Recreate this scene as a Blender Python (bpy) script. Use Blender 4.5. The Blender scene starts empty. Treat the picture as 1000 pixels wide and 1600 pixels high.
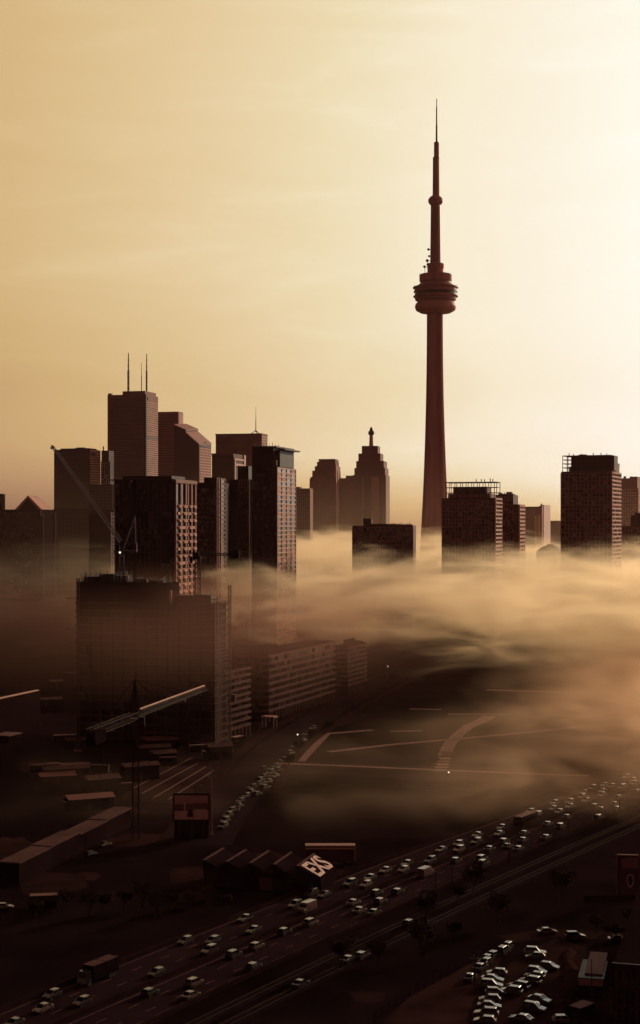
import bpy, bmesh, math, random
from mathutils import Vector, Matrix
R = math.radians
rnd = random.Random(11)
sc = bpy.context.scene
COL = sc.collection

# ------------------------------------------------------------------ camera, sky, sun, exposure
F, H, YH = 2400.0, 85.0, 820.0           # focal length in photo pixels, eye height, horizon row
cam = bpy.data.cameras.new('camera')
cam_ob = bpy.data.objects.new('camera', cam)
COL.objects.link(cam_ob)
cam_ob.location = (0, 0, H)
cam_ob.rotation_euler = (R(90), 0, 0)
cam.sensor_fit = 'VERTICAL'
cam.sensor_height = 36
cam.lens = 36 * F / 1600
cam.shift_y = (YH - 800) / 1600
cam.clip_end = 60000
cam.clip_start = 1
sc.camera = cam_ob
sc.view_settings.view_transform = 'Standard'
sc.view_settings.look = 'None'
sc.view_settings.exposure = 0.0
sc.view_settings.gamma = 1
sc.render.engine = 'CYCLES'
cy = sc.cycles
cy.use_denoising = True
cy.max_bounces = 6
cy.diffuse_bounces = 2
cy.glossy_bounces = 2
cy.transmission_bounces = 2
cy.volume_bounces = 3
cy.transparent_max_bounces = 8
cy.volume_max_steps = 256
cy.use_adaptive_sampling = True
cy.adaptive_threshold = 0.03
cy.sample_clamp_indirect = 4

SUN_AZ, SUN_EL = 40.0, 16.0
world = bpy.data.worlds.new('World')
sc.world = world
world.use_nodes = True
wn, wl = world.node_tree.nodes, world.node_tree.links
bg = wn['Background']
bg.inputs[1].default_value = 0.1
sky = wn.new('ShaderNodeTexSky')
sky.sky_type = 'NISHITA'
sky.sun_disc = False
sky.sun_elevation = R(SUN_EL)
sky.sun_rotation = R(SUN_AZ)
sky.dust_density = 3.0
sky.air_density = 1.5
bw = wn.new('ShaderNodeRGBToBW')
wl.new(sky.outputs[0], bw.inputs[0])


def wmath(op, a, b=None, c=None, clamp=False):
    m = wn.new('ShaderNodeMath')
    m.operation = op
    m.use_clamp = clamp
    for i, v in enumerate((a, b, c)):
        if v is None:
            continue
        if isinstance(v, (int, float)):
            m.inputs[i].default_value = v
        else:
            wl.new(v, m.inputs[i])
    return m.outputs[0]


# thin high cloud: stretched noise over the direction of view, a few percent brighter or darker
tc = wn.new('ShaderNodeTexCoord')
mp = wn.new('ShaderNodeMapping')
mp.inputs['Scale'].default_value = (6, 3, 34)
mp.inputs['Rotation'].default_value = (0, R(4), 0)
wl.new(tc.outputs['Generated'], mp.inputs[0])
nz = wn.new('ShaderNodeTexNoise')
nz.inputs['Scale'].default_value = 1.0
nz.inputs['Detail'].default_value = 7
nz.inputs['Roughness'].default_value = 0.58
nz.inputs['Distortion'].default_value = 0.7
wl.new(mp.outputs[0], nz.inputs[0])
cl = wmath('MULTIPLY_ADD', nz.outputs[0], 0.14, 0.93)
streak = wmath('POWER', wmath('MULTIPLY', wmath('SUBTRACT', nz.outputs[0], 0.52), 4.0, clamp=True), 1.5)
cl = wmath('ADD', cl, wmath('MULTIPLY', streak, 0.07))
lum = wmath('MULTIPLY', bw.outputs[0], cl)
sep = wn.new('ShaderNodeSeparateXYZ')
wl.new(tc.outputs['Generated'], sep.inputs[0])


def wsmooth(x, a, b, lo=0.0, hi=1.0):
    k = wn.new('ShaderNodeMapRange')
    k.interpolation_type = 'SMOOTHSTEP'
    wl.new(x, k.inputs[0])
    for i, q in ((1, a), (2, b), (3, lo), (4, hi)):
        k.inputs[i].default_value = q
    return k.outputs[0]


# added sky shaping: brighter low down, dimmed opposite the sun to keep fronts dark
dt = wn.new('ShaderNodeVectorMath')
dt.operation = 'DOT_PRODUCT'
wl.new(tc.outputs['Generated'], dt.inputs[0])
dt.inputs[1].default_value = (math.sin(R(SUN_AZ)) * math.cos(R(SUN_EL)), math.cos(R(SUN_AZ)) * math.cos(R(SUN_EL)), math.sin(R(SUN_EL)))
lum = wmath('MULTIPLY', lum, wsmooth(dt.outputs['Value'], -.05, .78, .24, .98))
lum = wmath('MULTIPLY', lum, wmath('MULTIPLY', wmath('ADD', wmath('MULTIPLY_ADD', wmath('MINIMUM', sep.outputs[2], .34), 1.45, .88), wsmooth(sep.outputs[2], .0, .10, .75, 0.0)), wsmooth(sep.outputs[2], .34, .8, 1.0, .45)))
over = wmath('MAXIMUM', wmath('SUBTRACT', lum, 8.5), 0.0)
lum = wmath('SUBTRACT', lum, wmath('MULTIPLY', over, .62))
# sepia toning of the daylight, by brightness
l01 = wmath('MULTIPLY', lum, 0.1)
ramp = wn.new('ShaderNodeValToRGB')
cr = ramp.color_ramp
for i, (p, c) in enumerate([(0.0, (1.55, .72, .72)), (0.25, (1.52, .86, .46)), (0.45, (1.42, .97, .44)),
                            (0.75, (1.16, 1.0, .665)), (1.0, (1.03, 1.0, .90))]):
    e = cr.elements[i] if i < 2 else cr.elements.new(p)
    e.position = p
    e.color = tuple(v / 2 for v in c) + (1,)
wl.new(l01, ramp.inputs[0])
mul = wn.new('ShaderNodeVectorMath')
mul.operation = 'SCALE'
wl.new(ramp.outputs[0], mul.inputs[0])
wl.new(wmath('MULTIPLY', lum, 2.0), mul.inputs['Scale'])
wl.new(mul.outputs[0], bg.inputs[0])

sd = bpy.data.lights.new('sun', 'SUN')
sd.energy = 2.7
sd.angle = R(0.5)
sd.color = (1.0, .74, .44)
so = bpy.data.objects.new('sun', sd)
COL.objects.link(so)
sdir = Vector((math.sin(R(SUN_AZ)) * math.cos(R(SUN_EL)), math.cos(R(SUN_AZ)) * math.cos(R(SUN_EL)), math.sin(R(SUN_EL))))
so.rotation_euler = sdir.to_track_quat('Z', 'Y').to_euler()
so.location = (600, 700, 900)


# ------------------------------------------------------------------ helpers
def X(px, Y):
    return (px - 500) / F * Y


def Z(py, Y):
    return H - (py - YH) / F * Y


def G(px, py, z=0.0):
    Y = (H - z) * F / (py - YH)
    return Vector((X(px, Y), Y, z))


def P(px, py, Y):
    return Vector((X(px, Y), Y, Z(py, Y)))


def tag(o, label=None, cat=None, group=None, kind=None):
    if label: o['label'] = label
    if cat: o['category'] = cat
    if group: o['group'] = group
    if kind: o['kind'] = kind
    return o


def empty(name, label, cat, loc=(0, 0, 0), rz=0.0, group=None):
    o = bpy.data.objects.new(name, None)
    COL.objects.link(o)
    o.location = loc
    o.rotation_euler = (0, 0, rz)
    o.empty_display_size = 2
    return tag(o, label, cat, group)


class MB:
    """collects simple shapes into one mesh"""
    def __init__(s):
        s.v, s.f, s.m = [], [], []

    def add(s, vs, fs, mi=0):
        k = len(s.v)
        s.v += [tuple(v) for v in vs]
        for f in fs:
            s.f.append(tuple(i + k for i in f))
            s.m.append(mi)
        return s

    def box(s, x0, x1, y0, y1, z0, z1, mi=0):
        vs = [(x0, y0, z0), (x1, y0, z0), (x1, y1, z0), (x0, y1, z0), (x0, y0, z1), (x1, y0, z1), (x1, y1, z1), (x0, y1, z1)]
        return s.add(vs, [(0, 3, 2, 1), (4, 5, 6, 7), (0, 1, 5, 4), (1, 2, 6, 5), (2, 3, 7, 6), (3, 0, 4, 7)], mi)

    def prism(s, pts, z0, z1, mi=0, top=None):
        """closed extrusion of a counter-clockwise outline; top = outline at z1 when it differs"""
        n = len(pts)
        t = top or pts
        z1s = z1 if isinstance(z1, (list, tuple)) else [z1] * n
        vs = [(p[0], p[1], z0) for p in pts] + [(p[0], p[1], z1s[i]) for i, p in enumerate(t)]
        fs = [tuple(reversed(range(n))), tuple(range(n, 2 * n))]
        fs += [(i, (i + 1) % n, n + (i + 1) % n, n + i) for i in range(n)]
        return s.add(vs, fs, mi)

    def beam(s, p, q, w, w2=None, mi=0, n=4):
        p, q = Vector(p), Vector(q)
        w2 = w if w2 is None else w2
        d = (q - p).normalized()
        a = Vector((0, 0, 1)) if abs(d.z) < .9 else Vector((1, 0, 0))
        u = d.cross(a).normalized()
        v = d.cross(u)
        vs = []
        for c, r in ((p, w), (q, w2)):
            for i in range(n):
                t = 2 * math.pi * (i + .5) / n
                vs.append(c + (u * math.cos(t) + v * math.sin(t)) * r * .707)
        fs = [tuple(reversed(range(n))), tuple(range(n, 2 * n))] + [(i, (i + 1) % n, n + (i + 1) % n, n + i) for i in range(n)]
        return s.add(vs, fs, mi)

    def lathe(s, prof, n=24, cx=0, cyy=0, mi=0):
        vs, fs = [], []
        for r, z in prof:
            for i in range(n):
                t = 2 * math.pi * i / n
                vs.append((cx + r * math.cos(t), cyy + r * math.sin(t), z))
        for k in range(len(prof) - 1):
            for i in range(n):
                j = (i + 1) % n
                fs.append((k * n + i, k * n + j, (k + 1) * n + j, (k + 1) * n + i))
        fs.append(tuple(reversed(range(n))))
        fs.append(tuple(range((len(prof) - 1) * n, len(prof) * n)))
        return s.add(vs, fs, mi)

    def lattice(s, p, q, w, bay, chord=.16, brace=.1, w2=None, tri=False):
        """square (or triangular) truss from p to q"""
        p, q = Vector(p), Vector(q)
        w2 = w if w2 is None else w2
        d = (q - p)
        L = d.length
        d = d / L
        a = Vector((0, 0, 1)) if abs(d.z) < .9 else Vector((0, 1, 0))
        u = d.cross(a).normalized()
        v = u.cross(d).normalized()
        offs = [(-.5, -.5), (.5, -.5), (.5, .5), (-.5, .5)] if not tri else [(-.5, -.4), (.5, -.4), (0, .6)]
        n = max(2, int(L / bay))

        def pt(i, k):
            t = i / n
            ww = w + (w2 - w) * t
            return p + d * (L * t) + u * offs[k][0] * ww + v * offs[k][1] * ww
        m = len(offs)
        for k in range(m):
            s.beam(pt(0, k), pt(n, k), chord)
        for i in range(n):
            for k in range(m):
                k2 = (k + 1) % m
                s.beam(pt(i, k), pt(i + 1, k2) if i % 2 == 0 else pt(i + 1, k2), brace)
                s.beam(pt(i, k2), pt(i, k), brace)
        return s

    def build(s, name, mats, parent=None, smooth=False, kind=None):
        me = bpy.data.meshes.new(name)
        me.from_pydata(s.v, [], s.f)
        if not isinstance(mats, (list, tuple)):
            mats = [mats]
        for m in mats:
            me.materials.append(m)
        if len(mats) > 1:
            me.polygons.foreach_set('material_index', s.m)
        if smooth:
            me.polygons.foreach_set('use_smooth', [True] * len(me.polygons))
        me.update()
        o = bpy.data.objects.new(name, me)
        COL.objects.link(o)
        if parent:
            o.parent = parent
        if kind:
            o['kind'] = kind
        return o


def copy_tree(o, parent=None):
    c = o.copy()
    COL.objects.link(c)
    if parent:
        c.parent = parent
    for ch in list(o.children):
        copy_tree(ch, c)
    return c


TONE = (.72, .48, .58)      # the whole place has this warm brown cast


def mat(name, col, rough=.7, spec=.3, var=.25, scale=.15, metal=0.0, coat=0.0, stretch=None, detail=4, bump=0.0):
    col = (col[0] * TONE[0], col[1] * TONE[1], col[2] * TONE[2])
    m = bpy.data.materials.new(name)
    m.use_nodes = True
    n, l = m.node_tree.nodes, m.node_tree.links
    b = n['Principled BSDF']
    b.inputs['Roughness'].default_value = rough
    b.inputs['Specular IOR Level'].default_value = spec
    b.inputs['Metallic'].default_value = metal
    b.inputs['Coat Weight'].default_value = coat
    b.inputs['Coat Roughness'].default_value = .08
    t = n.new('ShaderNodeTexCoord')
    mp_ = n.new('ShaderNodeMapping')
    if stretch:
        mp_.inputs['Scale'].default_value = stretch
    l.new(t.outputs['Object'], mp_.inputs[0])
    z = n.new('ShaderNodeTexNoise')
    z.inputs['Scale'].default_value = scale
    z.inputs['Detail'].default_value = detail
    z.inputs['Roughness'].default_value = .65
    l.new(mp_.outputs[0], z.inputs[0])
    rp = n.new('ShaderNodeValToRGB')
    e = rp.color_ramp.elements
    e[0].position, e[1].position = .3, .7
    e[0].color = tuple(c * (1 - var) for c in col) + (1,)
    e[1].color = tuple(min(1, c * (1 + var)) for c in col) + (1,)
    l.new(z.outputs[0], rp.inputs[0])
    l.new(rp.outputs[0], b.inputs['Base Color'])
    if bump:
        bp = n.new('ShaderNodeBump')
        bp.inputs['Strength'].default_value = bump
        bp.inputs['Distance'].default_value = .3
        l.new(z.outputs[0], bp.inputs['Height'])
        l.new(bp.outputs[0], b.inputs['Normal'])
    return m


M = dict(
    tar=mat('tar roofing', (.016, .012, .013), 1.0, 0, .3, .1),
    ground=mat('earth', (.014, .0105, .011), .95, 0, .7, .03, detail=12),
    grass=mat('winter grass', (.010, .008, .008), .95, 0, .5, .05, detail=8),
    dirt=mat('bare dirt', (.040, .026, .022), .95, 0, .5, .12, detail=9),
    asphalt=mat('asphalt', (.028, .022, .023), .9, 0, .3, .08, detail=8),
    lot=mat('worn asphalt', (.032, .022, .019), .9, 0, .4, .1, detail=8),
    path=mat('pale paving', (.24, .17, .13), .8, .02, .3, .2, detail=8),
    line=mat('road paint', (.22, .16, .13), .9, 0, .4, .5),
    barrier=mat('barrier concrete', (.028, .020, .018), .95, 0, .3, .2),
    blockslab=mat('dark concrete edge', (.10, .058, .047), .9, .05, .35, .3),  # plain concrete tone, darker than the main concrete
    gravel=mat('track gravel', (.022, .017, .016), 1.0, 0, .5, .6, detail=8),
    rail=mat('rail steel', (.04, .03, .026), .8, .05, .3, .3),
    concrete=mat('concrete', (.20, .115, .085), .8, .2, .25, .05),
    pale=mat('pale and sunlit stone', (.58, .42, .29), .75, .25, .2, .05),  # also stands in for sunlight on right-hand walls
    lightband=mat('light and sunlit cladding', (.52, .37, .26), .6, .3, .15, .05),  # lighter tone also carries the sunlight on side walls
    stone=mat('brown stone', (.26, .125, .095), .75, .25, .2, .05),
    tower=mat('tower concrete', (.64, .40, .32), .85, .1, .3, .12, stretch=(1, 1, .06), detail=8),
    towerd=mat('tower dark metal', (.46, .27, .22), .5, .3, .15, .05),
    radome=mat('radome fabric', (.66, .42, .33), .6, .3, .1, .05),
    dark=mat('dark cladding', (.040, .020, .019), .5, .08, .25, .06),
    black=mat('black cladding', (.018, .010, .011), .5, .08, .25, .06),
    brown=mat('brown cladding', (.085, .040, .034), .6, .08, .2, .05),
    glass=mat('dark glass', (.022, .013, .012), .18, .5, .3, .1),
    glassm=mat('mid glass', (.060, .034, .028), .25, .5, .3, .1),
    glassb=mat('glass with pale blinds', (.20, .125, .09), .35, .5, .3, .1),
    steel=mat('painted steel', (.10, .06, .045), .5, .4, .2, .3),
    steeld=mat('dark steel', (.03, .018, .017), .5, .4, .2, .3),
    steell=mat('pale steel', (.45, .30, .21), .4, .5, .2, .3),
    roof=mat('roof gravel', (.10, .06, .045), .9, .1, .3, .15),
    roofp=mat('pale roof', (.42, .27, .19), .7, .3, .15, .15),
    white=mat('white paint', (.75, .58, .40), .5, .4, .1, .3),
    sign=mat('weathered sign paint', (.75, .72, .58), .7, .2, .4, .9, detail=9),
    rubber=mat('rubber', (.02, .014, .013), .8, .2, .1, 2),
    bark=mat('bark', (.03, .02, .016), .9, .1, .3, .5),
    leaf=mat('dry foliage', (.022, .014, .010), .9, .05, .5, .6),
)


class Tower:
    """a building whose near corner stands on photo column C at distance Y: front wall from L to C, right wall from C to Rr"""
    def __init__(s, name, label, L, C, Rr=None, Y=1000, yaw=15, depth=None, group=None, cat='building'):
        a = R(yaw)
        c = Vector((X(C, Y), Y))
        u = Vector((-math.cos(a), math.sin(a)))
        v = Vector((math.sin(a), math.cos(a)))
        kl = (L - 500) / F
        s.w = (kl * c.y - c.x) / (u.x - kl * u.y)
        if depth is None:
            kr = (Rr - 500) / F
            depth = (kr * c.y - c.x) / (v.x - kr * v.y)
        s.d = depth
        s.L, s.C, s.R, s.Y = L, C, Rr, Y
        ce = c + u * s.w / 2 + v * s.d / 2
        s.root = empty(name, label, cat, (ce.x, ce.y, 0), -a, group)
        s.x0, s.x1, s.y0, s.y1 = -s.w / 2, s.w / 2, -s.d / 2, s.d / 2

    def z(s, py): return Z(py, s.Y)

    def x(s, px): return -s.w / 2 + (px - s.L) / (s.C - s.L) * s.w

    def y(s, px): return -s.d / 2 + (px - s.C) / (s.R - s.C) * s.d

    def part(s, mb, name, m, parent=None, kind=None, smooth=False):
        return mb.build(name, m, parent or s.root, smooth, kind)

    def body(s, top, m, name='wall', x0=None, x1=None, y0=None, y1=None, z0=0.0):
        b = MB().box(s.x0 if x0 is None else x0, s.x1 if x1 is None else x1, s.y0 if y0 is None else y0, s.y1 if y1 is None else y1, z0, top)
        return s.part(b, name, m)

    def facade(s, face, u0, u1, z0, z1, nu, nz, pier=.8, band=1.0, proud=.35, m=None, panes=None, off=None, bands=True, piers=True, mix=(.7, .22, .08), rs=1):
        """piers and floor bands standing proud of the wall, panes between them"""
        cl, pn = MB(), MB()
        rr = random.Random(rs)

        def bx(mb, a0, a1, b0, b1, t0, t1, mi=0):
            if face == 'F':
                e = s.y0 if off is None else off
                mb.box(a0, a1, e - t1, e - t0, b0, b1, mi)
            else:
                e = s.x1 if off is None else off
                mb.box(e + t0, e + t1, a0, a1, b0, b1, mi)
        du, dz = (u1 - u0) / nu, (z1 - z0) / nz
        if 5 < z0 < 82:                       # a front that goes down into the fog goes on to the ground
            n_ = int((z0 - 3) / dz)
            z0 -= n_ * dz
            nz += n_
        if bands:
            for i in range(nz + 1):
                z = z0 + i * dz
                bx(cl, u0, u1, z - band / 2, z + band / 2, -.1, proud)
        if piers:
            for j in range(nu + 1):
                q = u0 + j * du
                bx(cl, q - pier / 2, q + pier / 2, z0 - band / 2 - .02, z1 + band / 2 + .02, -.12, proud + .06)
        s.part(cl, 'cladding', m)
        if panes:
            for i in range(nz):
                for j in range(nu):
                    t = rr.random()
                    mi = 0 if t < mix[0] else (1 if t < mix[0] + mix[1] else 2)
                    bx(pn, u0 + j * du + pier / 2 + .03, u0 + (j + 1) * du - pier / 2 - .03, z0 + i * dz + band / 2 + .03, z0 + (i + 1) * dz - band / 2 - .03, -.05, .06, mi)
            s.part(pn, 'window', panes, kind='stuff')


GL = [M['glass'], M['glassm'], M['glassb']]

# ------------------------------------------------------------------ ground
gm = MB()
ring = [(9000 * math.cos(2 * math.pi * i / 96), 9000 * math.sin(2 * math.pi * i / 96), 0) for i in range(96)]
gm.add(ring, [tuple(range(96))])
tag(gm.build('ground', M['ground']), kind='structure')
# ------------------------------------------------------------------ roads, paths, lots
def road_c(Y):
    d = Y - 370
    return Vector((2.282e-4 * d * d + .6225 * d + 21.006, Y, 0))


def road_at(Y, off, z=0.0):
    """point beside the highway's centre line: off > 0 is right of it as one looks away from the camera"""
    c = road_c(Y)
    t = Vector((2 * 2.282e-4 * (Y - 370) + .6225, 1, 0)).normalized()
    return Vector((c.x + t.y * off, c.y - t.x * off, z))


def road_heading(Y):
    return math.atan2(1, 2 * 2.282e-4 * (Y - 370) + .6225)


YS = [190 + 12 * i for i in range(90)]


def ribbon(mb, o0, o1, z0, ys=YS, h=0.0):
    """strip of the highway between two offsets, h thick"""
    n = len(ys)
    vs = [road_at(y, o0, z0) for y in ys] + [road_at(y, o1, z0) for y in ys]
    if h:
        vs += [v + Vector((0, 0, h)) for v in vs]
    fs = []
    for i in range(n - 1):
        if not h:
            fs.append((n + i, n + i + 1, i + 1, i))
        else:
            k = 2 * n
            fs += [(k + n + i, k + n + i + 1, k + i + 1, k + i), (i, i + 1, k + i + 1, k + i), (n + i + 1, n + i, k + n + i, k + n + i + 1)]
    if h:
        k = 2 * n
        fs += [(0, k, k + n, n), (n - 1, 2 * n - 1, k + 2 * n - 1, k + n - 1)]
    return mb.add(vs, fs)


def strip(mb, pts, w, z):
    """flat path of width w along ground points"""
    pts = [Vector((p[0], p[1], 0)) for p in pts]
    L_, R_ = [], []
    for i, p in enumerate(pts):
        a, c = pts[max(0, i - 1)], pts[min(len(pts) - 1, i + 1)]
        d = (c - a).normalized()
        nrm = Vector((-d.y, d.x, 0))
        L_.append(p + nrm * w / 2 + Vector((0, 0, z)))
        R_.append(p - nrm * w / 2 + Vector((0, 0, z)))
    n = len(pts)
    return mb.add(L_ + R_, [(n + i, n + i + 1, i + 1, i) for i in range(n - 1)])


def smooth_line(pts, n=8):
    out = []
    for i in range(len(pts) - 1):
        p0, p1, p2, p3 = pts[max(0, i - 1)], pts[i], pts[i + 1], pts[min(len(pts) - 1, i + 2)]
        for k in range(n):
            t = k / n
            out.append(.5 * ((2 * p1) + (p2 - p0) * t + (2 * p0 - 5 * p1 + 4 * p2 - p3) * t * t + (3 * p1 - p0 - 3 * p2 + p3) * t ** 3))
    return out + [pts[-1]]


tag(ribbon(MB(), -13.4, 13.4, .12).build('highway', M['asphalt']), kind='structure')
k = MB()
for o in (-12.2, -1.3, 1.3, 12.2):
    ribbon(k, o - .09, o + .09, .15)
for o in (-8.5, -4.9, 4.9, 8.5):
    y = 192.0
    while y < 900:
        ribbon(k, o - .08, o + .08, .15, [y, y + 2.6])
        y += 8.0
tag(k.build('lane_marking', M['line']), kind='structure')
k = MB()
y = 192.0
while y < 700:                                   # broad dashes along the exit lane at the right
    ribbon(k, 11.2, 11.55, .155, [y, y + 3.6])
    y += 6.6
tag(k.build('exit_lane_marking', M['path']), kind='structure')
for o, lab in ((-13.2, 'long concrete barrier along the far side of the highway'), (0, 'concrete median barrier between the two carriageways'),
               (13.2, 'long concrete barrier along the near dark side of the highway')):
    b_ = ribbon(MB(), o - .22, o + .22, .121, YS[:60], .95).build('concrete_barrier', M['barrier'])
    tag(b_, lab, 'barrier')

street = [G(318, 1320), G(340, 1285), G(372, 1240), G(400, 1200), G(440, 1160), G(500, 1120), G(545, 1095), G(580, 1076), G(640, 1050), G(720, 1025)]
st = smooth_line([Vector((p.x, p.y, 0)) for p in street])
tag(strip(MB(), st, 15, .05).build('street', M['asphalt']), kind='structure')
tag(strip(MB(), [p + Vector((11.3, -3, 0)) for p in st[18:]], 3.0, .16).build('pavement', M['lot']), kind='structure')
tag(strip(MB(), [p + Vector((-10.6, 3, 0)) for p in st], 4.0, .16).build('pavement', M['lot']), kind='structure')
cross = [G(425, 1205), G(520, 1209), G(700, 1216), G(860, 1221), G(1040, 1226)]
tag(strip(MB(), cross, 9, .075).build('cross_street', M['asphalt']), kind='structure')
tag(strip(MB(), [G(430, 1193), G(520, 1196.5), G(600, 1200), G(700, 1204.5), G(920, 1213)], 3.0, .17).build('promenade', M['path']), kind='structure')
k = MB()
for pts, w in (([(514, 1175), (610, 1164), (700, 1156), (800, 1147), (902, 1136)], 3.6), ([(466, 1190), (486, 1168), (507, 1147)], 5.0),
               ([(507, 1147), (545, 1144), (582, 1141)], 4.0), ([(694, 1182), (702, 1163), (716, 1148), (733, 1135)], 5.0),
               ([(733, 1135), (752, 1127), (766, 1119)], 6.0), ([(610, 1143), (660, 1142)], 3.0), ([(640, 1108), (690, 1109)], 4),
               ([(868, 1118), (940, 1118)], 4.0), ([(700, 1116), (790, 1116.5)], 3.0), ([(950, 1146), (978, 1146)], 3.0), ([(760, 1078), (900, 1083), (1000, 1087)], 6)):
    strip(k, [G(*p) for p in pts], w, .10)
tag(k.build('park_path', M['path']), kind='structure')
k = MB()
for i in range(7):
    a = 1204 - i * 4.6
    x_ = 688 + i * 1.7
    strip(k, [G(x_ - 11 + i * .5, a), G(x_ + 11 - i * .5, a - .3)], 5.2 if i % 2 == 0 else 3.6, .10)
tag(k.build('stepped_walk', M['path']), kind='structure')
tag(MB().add([G(*p, .02) for p in ((488, 1190), (930, 1210), (1100, 1150), (900, 1095), (640, 1090), (520, 1140))], [(0, 1, 2, 3, 4, 5)]).build('lawn', M['grass']), kind='structure')
tag(MB().add([G(*p, .03) for p in ((560, 1640), (742, 1640), (744, 1570), (790, 1486), (779, 1482), (640, 1556))], [(0, 1, 2, 3, 4, 5)]).build('dirt_lot', M['dirt']), kind='structure')
tag(MB().add([G(*p, .045) for p in ((744, 1640), (905, 1640), (880, 1575), (905, 1530), (918, 1480), (868, 1466), (838, 1480), (800, 1500), (760, 1560))],
             [(0, 1, 2, 3, 4, 5, 6, 7, 8)]).build('parking_lot', M['lot']), kind='structure')
tag(strip(MB(), [G(790, 1468), G(860, 1458), G(905, 1460), G(1010, 1466)], 6, .04).build('access_road', M['lot']), kind='structure')
tag(MB().add([G(*p, .03) for p in ((190, 1250), (330, 1262), (362, 1205), (330, 1180), (300, 1162), (220, 1164))], [(0, 1, 2, 3, 4, 5)]).build('yard', M['lot']), kind='structure')
k = MB()
for (a, c) in (((208, 1232), (300, 1184)), ((222, 1240), (310, 1192)), ((240, 1247), (322, 1198)), ((262, 1250), (334, 1204)), ((240, 1166), (276, 1164))):
    strip(k, [G(*a), G(*c)], .6, .06)
tag(k.build('yard_marking', M['concrete']), kind='structure')
# heaped dirt kerb at the right of the parking lot
k = MB()
pts = [G(p[0], p[1]) for p in ((890, 1488), (885, 1500), (888, 1512), (892, 1525), (889, 1540), (884, 1556), (872, 1568), (862, 1576))]
pts = smooth_line([Vector((p.x, p.y, 0)) for p in pts], 6)
rows = []
for i, p in enumerate(pts):
    w = 1.3 + .5 * rnd.random()
    h = .5 + .5 * rnd.random()
    rows.append([p + Vector((-w, 0, .03)), p + Vector((-w * .4, .2, h * .8)), p + Vector((.1, rnd.random() * .4, h)), p + Vector((w * .5, 0, h * .6)), p + Vector((w, 0, .03))])
vs = [v for r_ in rows for v in r_]
fs = [(i * 5 + j, i * 5 + j + 1, (i + 1) * 5 + j + 1, (i + 1) * 5 + j) for i in range(len(rows) - 1) for j in range(4)]
tag(k.add(vs, fs).build('dirt_berm', M['dirt']), 'low ragged berm of bare dirt edging the right side of the parking lot', 'berm')

# railway tracks beside the highway and odd patches of ground
k, kr = MB(), MB()
for o in (19.5, 24.5):
    ribbon(k, o - 1.7, o + 1.7, .04, YS[:40])
    for s_ in (-.72, .72):
        ribbon(kr, o + s_ - .05, o + s_ + .05, .2, YS[:40], .12)
tag(k.build('track_bed', M['gravel']), kind='structure')
tag(kr.build('railway_rail', M['rail']), kind='structure')
rp = random.Random(31)
k, k2 = MB(), MB()
for i in range(46):
    px_, py_ = rp.uniform(0, 1000), rp.uniform(1070, 1580)
    c_ = G(px_, py_)
    rc = road_c(c_.y)
    if abs(c_.x - rc.x) < 32 and c_.y < 620:
        continue
    n_ = rp.randint(5, 8)
    rr_ = rp.uniform(3, 11)
    a_ = rp.uniform(0, 6)
    zz_ = .012 + .0003 * i
    pts = [c_ + Vector((math.cos(6.2832 * q / n_ + a_) * rr_ * rp.uniform(.6, 1.3), math.sin(6.2832 * q / n_ + a_) * rr_ * rp.uniform(.8, 2.0), zz_)) for q in range(n_)]
    (k if i % 3 else k2).add(pts, [tuple(range(n_))])
tag(k.build('ground_patch', M['lot']), kind='structure')
tag(k2.build('gravel_patch', M['dirt']), kind='structure')

# ------------------------------------------------------------------ far skyline
def masts(root, items):
    for (x, y, z0, z1, w) in items:
        k = MB()
        k.beam((x, y, z0), (x, y, z0 + (z1 - z0) * .55), w, w)
        k.beam((x, y, z0 + (z1 - z0) * .55), (x, y, z1), w * .72, w * .45)
        for q in range(6):
            zz = z0 + (z1 - z0) * (.12 + .14 * q)
            k.beam((x - w * .75, y, zz), (x + w * .75, y, zz), w * .22)
        k.build('mast', M['steeld'], root)


# tall white marble bank tower, horizontal stripes
b = Tower('skyscraper', 'tallest bank tower, striped white with three thin masts on its roof', 168, 228, 247, 2500, yaw=15)
zt = b.z(616)
b.body(zt, M['stone'])
b.part(MB().box(b.x(191), b.x(226), b.y0 + 1.5, b.y1 - 4, zt, b.z(610.5)).box(b.x(168), b.x(173), b.y0 + 2, b.y0 + 8, zt, zt + 3), 'penthouse', M['stone'])
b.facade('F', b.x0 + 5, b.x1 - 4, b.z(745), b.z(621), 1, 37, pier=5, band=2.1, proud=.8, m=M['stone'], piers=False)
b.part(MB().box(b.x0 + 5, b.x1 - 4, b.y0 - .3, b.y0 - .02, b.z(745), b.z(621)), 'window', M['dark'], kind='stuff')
b.facade('R', b.y0 + 4, b.y1 - 3, b.z(745), b.z(628), 1, 35, pier=4, band=2.0, proud=.8, m=M['pale'], piers=False)  # right side in paler stone than the front, sunlight painted in
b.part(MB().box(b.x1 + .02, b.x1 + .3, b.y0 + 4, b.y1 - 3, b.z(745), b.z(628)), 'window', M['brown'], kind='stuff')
b.part(MB().box(b.x1 + .05, b.x1 + .9, b.y0 + 4, b.y1 - 3, b.z(685), b.z(681)), 'louvre', M['dark'])
b.part(MB().box(b.x1 + .05, b.x1 + .9, b.y0 + 7, b.y0 + 16, b.z(624), b.z(620)), 'louvre', M['dark'])
b.part(MB().box(b.x1 - 3.6, b.x1 + .6, b.y0 - .9, b.y0 + 3.6, 0, zt + .2), 'corner_pier', M['dark'])
masts(b.root, [(b.x(195.5), b.y0 + 15, b.z(612), b.z(549), 3.0), (b.x(213.5), b.y0 + 22, b.z(612), b.z(564), 1.2), (b.x(224), b.y0 + 15, b.z(612), b.z(551), 2.4)])

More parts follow.
